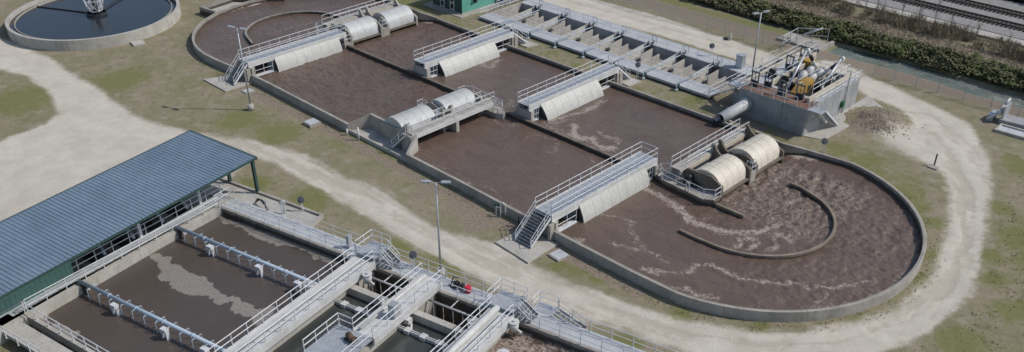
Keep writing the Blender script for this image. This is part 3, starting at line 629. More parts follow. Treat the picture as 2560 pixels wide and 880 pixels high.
# ---------------------------------------------------------------- rotor stations
def cover(T, y0, y1, x0, x1, label, zb=1.0, h=1.75, mat='fibreglass'):
    c = T(((x0+x1)/2, (y0+y1)/2, zb)); r = thing('rotor_cover', label, 'rotor cover', c, 'barrel shaped rotor covers')
    n = 22; xm = (x0+x1)/2; w_ = (x1-x0)/2
    arc = [(xm-w_*math.cos(math.pi*i/n), zb+h*math.sin(math.pi*i/n)**0.85) for i in range(n+1)]
    inn = [(xm-(w_-.06)*math.cos(math.pi*i/n), zb-.02+(h-.06)*math.sin(math.pi*i/n)**0.85) for i in range(n+1)]
    b = MB(T)
    vs = [(p[0],y0,p[1]) for p in arc]+[(p[0],y1,p[1]) for p in arc]
    b.add(vs, [(i,i+1,i+n+2,i+n+1) for i in range(n)], True)
    vs = [(p[0],y0,p[1]) for p in inn]+[(p[0],y1,p[1]) for p in inn]; b.add(vs, [(i+1,i,i+n+1,i+n+2) for i in range(n)], True)
    for yy in (y0, y1): b.add([(p[0],yy,p[1]) for p in arc], [tuple(range(n+1))])
    b.build('shell', mat, r)
    b = MB(T); k = max(3, round((y1-y0)/1.1))
    for j in range(k+1):
        yy = y0+(y1-y0)*j/k; yy = min(max(yy, y0+.03), y1-.03)
        for i in range(n):
            a, c_ = arc[i], arc[i+1]
            e = lambda p: (xm+(p[0]-xm)*1.006, zb+(p[1]-zb)*1.006)
            a, c_ = e(a), e(c_); b.add([(a[0],yy-.016,a[1]),(a[0],yy+.016,a[1]),(c_[0],yy+.016,c_[1]),(c_[0],yy-.016,c_[1])], [(0,1,2,3)])
    for i in (n//2,):
        a = arc[i]; b.box(a[0]-.022, a[0]+.022, y0, y1, a[1]+.004, a[1]+.02)
    b.build('rib', 'fibreglass_rib', r)
    b = MB(T); b.box(x1-.12, x1+.28, y0-.05, y1+.05, zb-.22, zb+.02); b.build('support_beam', 'concrete_brown', r); b = MB(T); b.box(x0-.2, x0+.05, y0-.05, y1+.05, zb-.2, zb+.0); b.build('support_beam', 'concrete_brown', r)
    b = MB(T)
    b.tube((xm,y0+.1,.75),(xm,y1-.1,.75),.16,8)
    yy = y0+.25
    while yy < y1-.2: b.tube((xm,yy-.02,.75),(xm,yy+.02,.75),.68,14); yy += 0.28
    b.build('rotor', 'dark_steel', r)
    return r
def station(T, label, lab1, lab2, mat='concrete_brown', cm='fibreglass', near=True, far=True):
    r = thing('rotor_platform', label, 'rotor platform', T((13.2, 9.3, 0)), 'platforms that carry the rotors')
    # walkway behind the covers
    b = MB(T); b.box(12.65,13.75,9.3,21.2,2.16,2.28); b.build('walkway','concrete_pale',r)
    b = MB(T); b.box(12.55,12.75,9.3,21.2,1.7,2.155); b.box(13.65,13.85,9.3,21.2,1.75,2.155); b.box(13.86,14.02,9.9,21.2,0.95,1.35); b.build('beam','cream_paint' if near else 'white_steel',r)
    rail(r, [(12.65,9.3,2.28),(12.65,21.2,2.28)], T=T); rail(r, [(13.75,10.3,2.28),(13.75,21.2,2.28)], T=T, sp=2.0)
    b = MB(T)
    for y0,y1 in ((9.75,10.0),): b.slab([(13.9,0.1),(18.3,0.1),(18.3,1.95),(17.0,2.6),(14.2,2.5),(13.9,2.2)], y0, y1)
    b.build('end_plate', mat, r)
    for y0,y1 in ((14.65,14.9),(15.85,16.1)):
        b = MB(T); b.slab([(13.6,0.1),(18.3,0.1),(18.3,1.95),(16.9,2.55),(15.3,2.1),(14.7,2.25),(14.25,2.6),(13.95,3.1),(13.6,3.2)], y0, y1); b.build('end_plate', mat, r)
    b = MB(T); b.slab([(13.6,0.1),(18.3,0.1),(18.3,1.6),(17.6,1.95),(15.3,2.0),(14.4,2.5),(13.9,3.05),(13.6,3.1)], 20.85, 21.1); b.build('end_plate', mat, r)
    b = MB(T); b.box(13.9,18.3,14.92,15.83,1.35,1.5); b.box(13.9,14.2,14.92,15.83,0.1,1.34); b.box(17.9,18.3,14.92,15.83,0.1,1.34); b.build('cross_walk','concrete',r)
    rail(r, [(17.6,15.0,1.5),(18.25,15.0,1.5),(18.25,15.75,1.5),(17.6,15.75,1.5)], T=T, sp=0.8)
    # motor bay between the plates
    b = MB(T); b.box(14.9,15.7,15.05,15.7,1.5,2.15); b.box(15.75,16.5,15.2,15.6,1.5,1.95); b.tube((15.3,14.93,1.95),(15.3,15.1,1.95),.24,10); b.build('drive_motor','galvanised',r)
    # near service platform
    P = [(11.3,9.25),(11.4,8.75),(12.6,8.3),(17.4,7.95),(18.4,8.55),(18.3,9.7),(12.0,9.7)]
    b = MB(T); b.prism(P, -0.2, 1.05); b.build('service_platform', mat, r)
    b = MB(T); b.prism([(p[0]+(.08 if p[0]<14 else -.08), p[1]+.08) for p in P], 1.052, 1.07); b.build('platform_top','concrete',r)
    rail(r, [(12.5,9.3,1.5),(11.45,9.2,1.07),(12.3,8.45,1.07),(17.4,8.05,1.07),(18.3,8.6,1.07),(18.3,9.6,1.07)], T=T, sp=1.6)
    b = MB(T); b.tube((15.3,8.2,1.07),(15.3,8.2,2.05),.05,6); b.tube((15.3,8.2,2.05),(15.55,8.25,1.95),.06,6); b.tube((15.55,8.25,1.95),(15.65,8.35,1.2),.05,6); b.build('standpipe','white_steel',r)
    b = MB(T); b.box(14.4,15.2,9.0,9.6,1.07,1.75); b.tube((14.8,9.1,1.9),(14.8,9.74,1.9),.28,10); b.box(15.4,15.8,9.2,9.6,1.07,1.5); b.build('gearbox','dark_steel',r)
    cover(T, 10.05, 14.55, 14.45, 18.0, lab1, mat=cm, h=1.85); cover(T, 16.15, 20.8, 14.45, 18.0, lab2, mat=cm, h=1.85)
    return r
station(IDT, 'brown stained concrete rotor platform with handrails, right of the nearest footbridge', 'cream ribbed barrel cover nearest the short wall stub, front one of the right pair', 'cream ribbed barrel cover behind it, beside the big concrete building')
station(lambda p: (p[0]-57.4, p[1]+0.0, p[2]), 'rotor platform at the far left beyond the first footbridge', 'pale barrel cover partly hidden behind the far left footbridge', 'pale barrel cover at the far left next to the green grass', mat='concrete', cm='fibreglass_grey')
# the middle station faces the other way
T2 = lambda p: (2.0-p[0], 17.3-p[1], p[2])
r2 = station(T2, 'rotor platform in the middle with its long walkway in front of the covers', 'pale barrel cover of the middle pair, nearer the dividing wall', 'pale barrel cover of the middle pair, above the grassy recess with steps', mat='concrete', cm='fibreglass_grey', near=False)
b = MB(); b.box(-12.0,-10.5,-4.3,-3.9,0.2,2.15); b.build('pier','concrete',r2); b = MB(); b.box(-11.9,-10.6,2.2,2.6,-0.2,1.68); b.build('pier','concrete_pale',r2)
stairs(r2, (-11.4,-3.9,2.25), (-13.0,-4.6,0.35), 0.9, rails=True)
b = MB(); b.wall([(-9.75,-5.4),(-10.4,-3.6)], 0.3, 0.0, [1.05,2.3]); b.build('wing_wall','concrete_pale',r2)

# ---------------------------------------------------------------- street lamps
def lamp(x, y, h, label, az, two=True, lean=(0,0)):
    r = thing('street_lamp', label, 'street lamp', (x,y,0), 'tall lamp posts of the plant')
    b = MB(); b.tube((x,y,0.0),(x,y,0.75),.36,12); b.build('base','concrete_pale',r)
    b = MB(); b.tube((x,y,0.75),(x+lean[0],y+lean[1],h),.10,8,.065); b.build('pole','galvanised',r)
    for s_ in ((1,-1) if two else (1,)):
        dx = math.cos(az)*s_; dy = math.sin(az)*s_; X0 = x+lean[0]; Y0 = y+lean[1]
        b = MB(); b.tube((X0,Y0,h-.05),(X0+dx*.45,Y0+dy*.45,h+.05),.035,6)
        c = Vector((X0+dx*.8,Y0+dy*.8,h+.06)); d_ = Vector((dx,dy,0))*.38; p = Vector((-dy,dx,0))*.17
        vs = [tuple(c+i*d_+j*p+Vector((0,0,k))) for k in (-.05,.07) for i,j in ((-1,-1),(1,-1),(1,1),(-1,1))]
        b.add(vs, [(3,2,1,0),(4,5,6,7),(0,1,5,4),(1,2,6,5),(2,3,7,6),(3,0,4,7)]); b.build('lamp_head','galvanised',r)
    return r
AZC = math.radians(-10)
lamp(-32.4,-9.8,9.7,'lamp post standing in the grass near the left footbridge stairs', math.radians(20))
lamp(8.0,-16.7,9.1,'lamp post in the foreground beside the walkway of the lower tanks', AZC+math.radians(50))
lamp(3.9,38.0,8.4,'lamp post at the far side between the channel tank and the concrete building', math.radians(70))

# ---------------------------------------------------------------- channel tank behind the basin
ch = thing('channel_tank', 'long low concrete tank of open channels split by pale partition panels', 'tank', (-15, 33, 0))
X0, X1 = -35.5, 3.6
ZC = .5
b = MB(); b.box(X0,X1,29.3,31.7,.2,ZC); b.build('near_deck','concrete_deck',ch)
b = MB(); b.box(X0,X1,29.42,31.7,-1.2,.2); b.build('near_wall','concrete_brown',ch)
MB().box(X0,X1,37.9,40.6,-1.2,ZC).build('far_deck','concrete_deck',ch)
MB().box(X0,X1,31.7,37.9,-1.1,-.75).build('channel_floor','concrete',ch)
MB().box(X0,X0+.3,31.7,37.9,-1.15,ZC).build('end_wall','concrete_pale',ch); MB().box(X1-.3,X1,31.7,37.9,-1.15,ZC).build('end_wall','concrete_pale',ch)
b = MB(); b.box(X0+.3,X1-.3,37.75,37.9,-1.15,ZC-.01); b.build('far_wall','concrete_grey',ch)
x = -34.35; k = 2
while x < 3.0:
    L = (6.0, 5.1, 4.3)[k%3]
    b = MB(); b.slabx([(31.72,-.77),(31.72,.12),(31.72+L,.16+L*.058),(31.72+L,-.77)], x-.06, x+.06); b.build('partition_panel','concrete_pale' if k%3 else 'panel_white',ch)
    if k%3 == 1:
        b = MB(); b.tube((x+.5,33.4,.05),(x+.6,33.4,.05),.26,12); b.tube((x+.1,33.4,.05),(x+.5,33.4,.05),.06,6); b.box(x+.1,x+.3,33.3,33.5,-.75,-.1); b.build('valve_wheel','dark_steel',ch)
    if k%3 == 0:
        b = MB(); b.box(x+.35,x+.42,37.5,37.72,-1.1,.9); b.box(x+1.0,x+1.07,37.5,37.72,-1.1,.9); b.box(x+.42,x+1.0,37.55,37.68,-.9,.1); b.build('sluice_gate','dark_steel',ch)
        b = MB(); b.tube((x+.4,38.4,ZC),(x+.4,38.4,1.5),.04,6); b.tube((x+1.1,38.4,ZC),(x+1.1,38.4,1.5),.04,6); b.tube((x+.4,38.4,1.5),(x+1.1,38.4,1.5),.04,6); b.box(x+.65,x+.85,38.3,38.5,ZC,.95); b.build('gate_frame','galvanised',ch)
    x += 1.71; k += 1
for xp in (-30.3,-25.3,-20.4,-15.5,-10.6,-5.7,-.7):
    b = MB(); b.tube((xp,28.75,.95),(xp,36.4,.95),.06,8); b.tube((xp,28.75,.95),(xp,28.75,0.1),.08,8); b.tube((xp,28.5,.12),(xp,29.0,.12),.13,8); b.build('cross_pipe','pipe_paint',ch)
    b = MB(); b.box(xp-.12,xp+.12,28.9,29.25,.35,.75); b.build('pipe_bracket','green_trim',ch)
rail(ch, [(X0+.1,31.6,ZC),(X1-.1,31.6,ZC)], r=.020, mat='galvanised', sp=1.71)
rail(ch, [(X0+.1,38.0,ZC),(X1-3,38.0,ZC)], r=.018, mat='galvanised', sp=2.4)
rail(ch, [(X1-.1,29.4,ZC),(X1-.1,37.2,ZC)], r=.035, sp=1.6)
rail(ch, [(X0+.1,29.4,ZC),(X0+.1,40,ZC)], r=.04, sp=1.6)
# small cabinet and box pit at the tank's end
t = thing('control_cabinet', 'small grey control cabinet on the far deck of the channel tank', 'cabinet', (1.4,39.3,.5))
b = MB(); b.box(.9,1.8,38.9,39.7,.5,2.1); b.box(.8,1.9,38.8,39.8,2.1,2.16); b.build('housing','galvanised',t); b = MB(); b.box(1.0,1.7,38.87,38.9,.6,2.0); b.build('door','rail_paint',t)
t = thing('valve_pit', 'open concrete valve pit between the channel tank and the concrete building', 'pit', (4.5,41,0))
b = MB(); b.wall([(3.4,40.9),(6.0,40.9),(6.0,44.6),(3.4,44.6)], .3, -.2, .9, closed=True); b.build('wall','concrete_pale',t); MB().box(3.5,5.9,41.0,44.5,-.1,.1).build('floor','concrete_brown',t)
rail(t, [(3.4,40.9,.9),(3.4,44.6,.9),(6.0,44.6,.9)], r=.028)

# ---------------------------------------------------------------- concrete headworks building
hw = thing('headworks_building', 'tall grey concrete tank building with machinery and railings on its roof', 'building', (12.2,34,0))
hx0,hx1,hy0,hy1,hz = 8.0,16.5,28.4,40.2,3.15
MB().box(hx0,hx1,hy0,hy1,-.3,hz).build('wall','concrete_grey',hw)
MB().box(hx0+.1,hx1-.1,hy0+.1,hy0+2.6,hz,hz+.05).build('walk_deck','brown_deck',hw)
MB().box(hx0+.1,hx1-.1,hy0+2.6,hy1-.1,hz+.0,hz+.04).build('roof_slab','concrete_deck',hw)
for a_, c_ in ((10.15,10.4),(11.7,11.95),(13.3,13.55),(15.45,15.7)):
    b = MB(); b.box(a_,c_,hy0+1.6 if a_>15 else hy0+2.7,hy1-.4,hz+.04,hz+.62); b.build('channel_wall','cream_paint',hw)
for a_, c_ in ((10.42,11.68),(11.97,13.28),(13.57,15.43)):
    MB().box(a_,c_,hy0+3.2,hy1-.6,hz+.042,hz+.10).build('channel_water','flat_black',hw)
for gx, gy in ((8.9,29.9),(10.2,30.6),(12.4,29.8),(14.4,30.2),(9.2,36.8),(8.9,40.6)):
    b = MB()
    for s_ in (-.42,.42): b.box(gx+s_-.06,gx+s_+.06,gy-.06,gy+.06,hz,hz+1.75)
    b.box(gx-.48,gx+.48,gy-.07,gy+.07,hz+1.6,hz+1.75); b.build('gate_frame','gate_grey',hw)
    b = MB(); b.box(gx-.4,gx+.4,gy-.05,gy+.05,hz+.05,hz+.7); b.tube((gx,gy,hz+.7),(gx,gy,hz+2.0),.035,6); b.build('sluice_gate','dark_steel',hw)
rail(hw, [(hx0,hy1,hz),(hx0,hy0,hz),(hx1-1.4,hy0,hz)], sp=1.5)
rail(hw, [(hx1,hy0+1.2,hz),(hx1,hy1,hz),(hx0,hy1,hz)], sp=1.6)
rail(hw, [(10.0,31,hz),(10.0,39.8,hz)], sp=1.9, name='handrail'); rail(hw, [(15.3,31.2,hz+.6),(15.3,39.5,hz+.6)], sp=1.9); rail(hw, [(13.42,31.2,hz+.6),(13.42,37,hz+.6)], sp=1.9)
b = MB(); b.box(hx1,hx1+1.5,hy0+.1,hy0+1.5,hz-.12,hz); b.box(hx0-1.6,hx0,hy0+.1,hy0+1.6,hz-.12,hz); b.build('landing','galvanised',hw)
b = MB(); b.path([(hx0-1.5,hy0+.2,hz-.15),(hx0,hy0+.2,hz-1.5)],.05); b.build('bracket','galvanised',hw); b = MB(); b.path([(hx1+1.4,hy0+.2,hz-.15),(hx1,hy0+.2,hz-1.5)],.05); b.build('bracket','galvanised',hw)
rail(hw, [(hx1,hy0,hz),(hx1+1.5,hy0,hz)], sp=1.5)
stairs(hw, (hx1+.8, hy0+1.5, hz-.1), (hx1+.9, hy0+5.0, 0.1), 1.1)
b = MB(); b.tube((hx0+5.4,hy0-.12,0),(hx0+5.4,hy0-.12,hz+1.3),.05,6); b.tube((hx1-.1,hy0-.1,0),(hx1-.1,hy0-.1,hz-.2),.05,6); b.tube((hx1+.14,37.0,0.1),(hx1+.14,37.0,hz+2.0),.06,6); b.build('conduit','galvanised',hw)
MB().box(hx1+.02,hx1+.3,36.3,36.8,.9,1.6).build('junction_box','green_box',hw)
# yellow screen housing, round ducts, the two screening conveyors
y_ = thing('screen_housing', 'ochre yellow machine housing with sloped top on the building roof', 'machine', (13.6,31.6,hz))
b = MB(); b.slabx([(30.7,hz+.06),(33.5,hz+.06),(33.5,hz+1.35),(32.6,hz+1.25),(31.3,hz+.7),(30.7,hz+.35)], 13.0, 14.2); b.build('housing','yellow_paint',y_); b = MB(); b.box(14.2,14.24,31.0,31.5,hz+.1,hz+.4); b.box(14.2,14.24,32.2,32.9,hz+.3,hz+.9); b.build('panel_seam','dark_steel',y_)
y_ = thing('screen_housing', 'small ochre yellow box at the back of the building roof', 'machine', (9.6,39.2,hz)); b = MB(); b.box(9.3,11.0,38.6,39.8,hz+.04,hz+.9); b.box(9.5,10.6,38.55,38.6,hz+.2,hz+.7); b.build('housing','yellow_paint',y_)
def duct(x, y, label):
    r = thing('round_duct', label, 'duct', (x,y,hz), 'round white ducts on the building roof')
    b = MB(); n = 12; R_ = .44
    pts = []
    for j in range(9):
        t = math.pi*0.5*j/8; pts.append((x, y-.45+.6*(1-math.cos(t)), hz+.30+.6*math.sin(t)))
    rings = []
    for j,(px_,py_,pz_) in enumerate(pts):
        t = math.pi*0.5*j/8; d_ = Vector((0, math.sin(t), math.cos(t))); u_ = Vector((1,0,0)); v_ = d_.cross(u_)
        rings.append([tuple(Vector((px_,py_,pz_))+u_*R_*math.cos(a)+v_*R_*math.sin(a)) for a in [2*math.pi*i/n for i in range(n)]])
    vs = sum(rings, []); fs = [(j*n+i, j*n+(i+1)%n, (j+1)*n+(i+1)%n, (j+1)*n+i) for j in range(len(rings)-1) for i in range(n)]
    b.add(vs, fs, True); b.add(rings[0], [tuple(range(n))]); b.add(rings[-1], [tuple(range(n))]); e = pts[-1]; b.tube(e,(e[0],e[1]+.3,e[2]),R_,n); b.build('hood','white_steel',r)
    b = MB(); b.tube((x,e[1]+.2,e[2]),(x,e[1]+.25,e[2]),R_+.04,n); b.tube((x,e[1]-.02,e[2]),(x,e[1]+.04,e[2]),R_+.04,n); b.build('band','dark_steel',r)
    b = MB(); b.box(x-.5,x+.5,y-.98,y+.05,hz+.04,hz+.3); b.build('base_box','dark_steel',r)
duct(12.15,34.9,'front left white elbow duct among the roof machinery'); duct(13.25,35.0,'front right white elbow duct among the roof machinery'); duct(12.0,36.7,'rear left white elbow duct on the building roof'); duct(13.1,36.9,'rear right white elbow duct on the building roof')
def conveyor(x, ya, yb, zt, label, back, xb=None):
    xb = x if xb is None else xb
    r = thing('inclined_conveyor', label, 'conveyor', (x,ya,hz), 'inclined conveyors of the building roof')
    b = MB(); a = (x,ya,hz+.5); c = (xb,yb,zt)
    d_ = Vector(c)-Vector(a); p = Vector((1,0,0))
    b.tube(a,c,.15,8); b.build('trough','galvanised',r)
    b = MB(); b.box(x-.32,x-.24,ya+.2,ya+.4,hz,hz+1.0); b.tube(c,(c[0]+.0,c[1]+.5,c[2]-.1),.27,8); b.build('head','white_steel',r)
    e = Vector(c)+Vector((.15,.25,-.1)); f_ = Vector(back)
    m1 = e.lerp(f_,.22); m2 = e.lerp(f_,.52)
    b = MB(); b.tube(tuple(e),tuple(m1),.16,8); b.tube(tuple(m2),tuple(f_),.2,8); b.build('discharge_pipe','white_steel',r)
    b = MB(); b.tube(tuple(m1),tuple(m2),.21,8); b.build('rubber_sleeve','flat_black',r)
    b = MB(); mid_ = Vector(a).lerp(Vector(c),.6); b.tube((x-.3,mid_.y,hz),tuple(mid_),.05,6); b.tube((x+.3,mid_.y,hz),tuple(mid_),.05,6); b.build('support_leg','galvanised',r)
conveyor(12.4,31.0,35.7,6.45,'left inclined conveyor tube forming a peak with a black sleeve behind it',(12.2,37.5,hz+.9),11.55)
conveyor(15.1,33.4,37.0,6.1,'right inclined conveyor tube leaning up toward the back railing',(13.7,35.6,hz+.8),15.2)
for (x_,y_,a_,c_) in ((10.9,33.2,1.2,.7),(11.0,35.6,.9,.9),(14.7,33.6,.9,.8),(14.6,36.3,1.0,1.1),(12.2,32.4,1.0,.6),(9.0,33.5,.8,1.0)):
    t = thing('roof_motor', 'dark motor unit %s' % {10.9:'under the left conveyor, nearest the walkway',11.0:'under the left conveyor beside the rear ducts',14.7:'under the right conveyor beside the yellow housing',14.6:'under the right conveyor, near the back railing',12.2:'beside the front left duct',9.0:'near the left edge of the building roof'}[x_], 'motor', (x_,y_,hz), 'dark machines of the building roof')
    b = MB(); b.box(x_-a_/2,x_+a_/2,y_-.3,y_+.3,hz+.04,hz+.5*c_); b.tube((x_-.35,y_,hz+.75*c_),(x_+.4,y_,hz+.75*c_),.28,10); b.build('motor_body','flat_black',t); b = MB(); b.tube((x_+.4,y_,hz+.75*c_),(x_+.62,y_,hz+.75*c_),.2,8); b.build('end_cap','white_steel',t)
# raised inlet channel with railings running away behind
ic = thing('inlet_channel', 'raised cream concrete channel with railings left of the concrete building', 'channel', (6.2,38,0))
MB().box(6.2,7.95,30.3,46.0,-.2,1.9).build('wall','concrete_pale',ic)
b = MB(); b.box(6.2,6.4,30.3,46,1.9,2.35); b.box(7.7,7.92,30.3,46,1.9,2.35); b.build('parapet','cream_paint',ic); MB().box(6.42,7.68,30.4,45.9,1.9,1.95).build('walk_deck','concrete_deck',ic)
rail(ic, [(6.25,30.4,2.35),(6.25,46,2.35)], sp=2); rail(ic, [(7.8,40.4,2.35),(7.8,46,2.35)], sp=2)
rail(ic, [(3.6,29.4,.5),(6.3,29.6,2.2),(8.0,29.6,3.15)], sp=1.8); b = MB(); b.prism([(3.7,29.6),(8.0,29.6),(8.0,30.6),(3.7,30.6)],[.4,3.0,3.0,.4],[.52,3.12,3.12,.52]); b.build('ramp','galvanised',ic)
tag_struct(MB().prism([(16.5,28.6),(18.6,29.2),(19.4,41.5),(16.5,43.5)],-.1,.06).build('pavement','concrete_pale'))
# outfall pipe
pp = thing('outfall_pipe', 'large pale blue pipe from the concrete building discharging into the basin', 'pipe', (9.2,24,1.3))
b = MB(); n = 20; T_ = []
for (yy,R_) in ((23.3,.62),(28.35,.62)):
    T_ += [(8.95+(yy-23.3)*.06+R_*math.cos(2*math.pi*i/n), yy, 1.35+(yy-23.3)*.06+R_*math.sin(2*math.pi*i/n)) for i in range(n)]
for (yy,R_) in ((23.3,.55),(28.3,.55)):
    T_ += [(8.95+(yy-23.3)*.06+R_*math.cos(2*math.pi*i/n), yy, 1.35+(yy-23.3)*.06+R_*math.sin(2*math.pi*i/n)) for i in range(n)]
b.add(T_, [(i,(i+1)%n,(i+1)%n+n,i+n) for i in range(n)]+[(2*n+(i+1)%n,2*n+i,3*n+i,3*n+(i+1)%n) for i in range(n)]+[(i,2*n+i,2*n+(i+1)%n,(i+1)%n) for i in range(n)], True); b.build('pipe_wall','white_steel',pp); MB().tube((8.78,24.1,1.40),(8.79,24.15,1.40),.56,20).build('bore_shade_disc','flat_black',pp)  # black disc added inside the pipe mouth to stand in for its shade
b = MB(); b.tube((9.13,27.9,1.62),(9.14,28.1,1.63),.78,20); b.tube((9.14,28.14,1.64),(9.15,28.34,1.64),.82,20); b.build('flange','galvanised',pp)
b = MB(); b.tube((8.9,25.4,1.42),(8.9,25.42,1.42),.63,20); b.build('joint_ring','galvanised',pp)
b = MB(); b.slab([(8.2,.95),(9.3,.95),(9.2,.5),(8.3,.5)],23.2,23.5); b.build('outfall','stain_shade_dark',pp)
b = MB(); b.box(8.3,9.6,24.6,25.0,-.1,.78); b.build('saddle','concrete',pp)

# ---------------------------------------------------------------- green control building
gb = thing('control_building', 'teal green block building with a white awning at the top edge', 'building', (-42,32,0))
MB().box(-45.0,-38.6,29.0,35.5,-.2,3.4).build('wall','teal_block',gb)
b = MB(); b.box(-45.3,-38.3,28.7,35.8,3.4,3.65); b.build('roof','roof_sheet',gb); b = MB(); b.box(-45.05,-38.55,28.93,35.55,-.1,.25); b.build('plinth','concrete',gb)
for xx in (-43.3,-41.2):
    o = MB().box(xx,xx+1.0,28.93,28.99,.3,2.5).build('door','white_steel',gb); b = MB(); b.box(xx+.2,xx+.8,28.9,28.93,.5,1.2); b.box(xx+.2,xx+.8,28.9,28.93,1.5,2.3); b.build('louvre','flat_black',o)
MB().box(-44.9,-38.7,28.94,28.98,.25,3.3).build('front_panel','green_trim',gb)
b = MB(); b.slab([(-38.6,2.3),(-38.6,2.7),(-37.9,2.2),(-37.9,2.0)],31.2,32.1); b.build('awning','white_steel',gb); MB().box(-38.6,-38.56,31.25,32.0,1.2,2.2).build('window','flat_black',gb)
tag_struct(MB().prism([(-46,27.9),(-37.7,27.9),(-37.2,37),(-46,37)],-.1,.1).build('pavement','concrete'))
ge = thing('generator', 'dark generator set on a low platform beside the green building', 'generator', (-37,35.5,0))
b = MB(); b.box(-39.5,-37.2,36.5,39.5,.4,1.9); b.build('housing','dark_steel',ge); b = MB(); b.tube((-38.5,36.4,1.2),(-38.5,36.5,1.2),.5,12); b.box(-39.7,-37,36.3,39.7,.1,.4); b.build('radiator','galvanised',ge)
rail(ge, [(-36.8,34.2,.2),(-36.8,39.8,.2)], r=.04)
gc = thing('utility_block', 'small green block shed behind the generator at the top edge', 'shed', (-36.5,41,0)); MB().box(-38.0,-36.2,40.4,42.5,-.1,2.4).build('wall','teal_block',gc); MB().box(-38.2,-36.0,40.2,42.7,2.4,2.55).build('roof','roof_sheet',gc)

# ---------------------------------------------------------------- round clarifier (top left)
cx_, cy_ = -73.6, -8.9
cl = thing('round_clarifier', 'large round settling tank with pale rim in the top left corner', 'clarifier', (cx_,cy_,0))
ring = [(cx_+11.2*math.cos(t), cy_+11.2*math.sin(t)) for t in np.linspace(0,2*math.pi,96,endpoint=False)]
MB().wall(ring,.4,-.2,1.45,closed=True).build('tank_wall','concrete_pale',cl)
ring2 = [(cx_+10.3*math.cos(t), cy_+10.3*math.sin(t)) for t in np.linspace(0,2*math.pi,96,endpoint=False)]
MB().wall(ring2,.10,.55,1.12,closed=True).build('weir_plate','concrete',cl)
xs_ = np.arange(cx_-11.2,cx_+11.2,.35); ys_ = np.arange(cy_-11.2,cy_+11.2,.35); X, Y = np.meshgrid(xs_,ys_,indexing='ij'); zz = np.full(X.shape,.92)
kk = np.hypot((X[:-1,:-1]+.17)-cx_,(Y[:-1,:-1]+.17)-cy_)<11.1
tag_struct(grid_object('water', xs_, ys_, zz, kk, dict(foam=X*0, turb=X*0), 'clarifier_water'))
dr = thing('centre_drive', 'lattice centre drive standing in the middle of the round clarifier', 'clarifier drive', (cx_-.2,cy_+.3,.9))
dx_, dy_ = cx_-.2, cy_+.3
b = MB(); rg = [(dx_+1.35*math.cos(t), dy_+1.35*math.sin(t)) for t in np.linspace(0,2*math.pi,28,endpoint=False)]; b.wall(rg,.09,.9,1.25,closed=True); b.build('inlet_ring','dark_steel',dr)
MB().tube((dx_,dy_,.5),(dx_,dy_,3.0),.35,12).build('column','dark_steel',dr)
b = MB()
for i in range(6):
    a1 = math.pi*i/3; a2 = math.pi*(i+1)/3; r1_, r2_ = .9, 1.3
    p1 = (dx_+r1_*math.cos(a1),dy_+r1_*math.sin(a1),1.5); p2 = (dx_+r2_*math.cos(a1),dy_+r2_*math.sin(a1),3.0); p3 = (dx_+r2_*math.cos(a2),dy_+r2_*math.sin(a2),3.0); p4 = (dx_+r1_*math.cos(a2),dy_+r1_*math.sin(a2),1.5)
    for q1,q2 in ((p1,p2),(p1,p3),(p2,p3),(p1,p4),(p2,p4)): b.tube(q1,q2,.05,5)
b.build('lattice','rail_paint',dr)
b = MB(); b.tube((dx_,dy_,1.1),(cx_-6.5,cy_+9.0,1.12),.1,6); b.tube((dx_,dy_,1.0),(cx_-9.3,cy_-4.3,1.0),.08,6); b.build('skimmer_arm','dark_steel',dr)
t = tag(MB().prism([(-62.2,-9.6),(-60.6,-9.9),(-60.2,-8.4),(-61.8,-8.1)],-.05,.22).build('access_hatch','concrete_pale'),'concrete access hatch beside the wall of the round clarifier','hatch','flat access hatches')

# ---------------------------------------------------------------- chain link fence
m, nt, b_, pos, g = base_mat('chain_mesh')
tc = nt.nodes.new('ShaderNodeTexCoord'); mp = nt.nodes.new('ShaderNodeMapping'); mp.inputs['Rotation'].default_value = (0,math.radians(45),0); nt.links.new(tc.outputs['Object'], mp.inputs['Vector'])
w1 = nt.nodes.new('ShaderNodeTexWave'); w1.bands_direction = 'X'; w1.inputs['Scale'].default_value = 4; nt.links.new(mp.outputs[0], w1.inputs['Vector'])
w2 = nt.nodes.new('ShaderNodeTexWave'); w2.bands_direction = 'Z'; w2.inputs['Scale'].default_value = 4; nt.links.new(mp.outputs[0], w2.inputs['Vector'])
mx = mathn(nt,'MAXIMUM',w1.outputs['Fac'],w2.outputs['Fac']); al = ramp(nt, mx, 0.965, 0.985)
b_.inputs['Base Color'].default_value = (.30,.30,.29,1); b_.inputs['Metallic'].default_value = .4; nt.links.new(al, b_.inputs['Alpha'])
def fence(pts, label, h=1.8):
    r = thing('chain_link_fence', label, 'fence', (pts[0][0],pts[0][1],0), 'perimeter fences')
    P = []
    for a, c in zip(pts[:-1], pts[1:]):
        n = max(1, round(math.hypot(c[0]-a[0],c[1]-a[1])/3.0)); P += [(a[0]+(c[0]-a[0])*i/n, a[1]+(c[1]-a[1])*i/n) for i in range(n)]
    P.append(pts[-1])
    b = MB(); 
    for a, c in zip(P[:-1],P[1:]): b.add([(a[0],a[1],.05),(c[0],c[1],.05),(c[0],c[1],h-.05),(a[0],a[1],h-.05)],[(0,1,2,3)])
    b.build('mesh_panel','chain_mesh',r)
    b = MB(); b.path([(p[0],p[1],h) for p in P],.022,5)
    for z_ in (h+.12,h+.22,h+.32): b.path([(p[0],p[1]+(z_-h)*.8,z_) for p in P],.010,4)
    b.build('top_rail','wire',r)
    pm = post_mesh(h+.05,.045,'galvanised')
    for p in P:
        q = bpy.data.objects.new('post', pm); COL.objects.link(q); q.parent = r; q.location = Vector((p[0],p[1],0))-r.location
fence([(14.0,49.9),(22,50.2),(31.4,50.1),(43,50.0),(58,50)], 'chain link fence with leaning top wires right of the concrete building, before the canal')
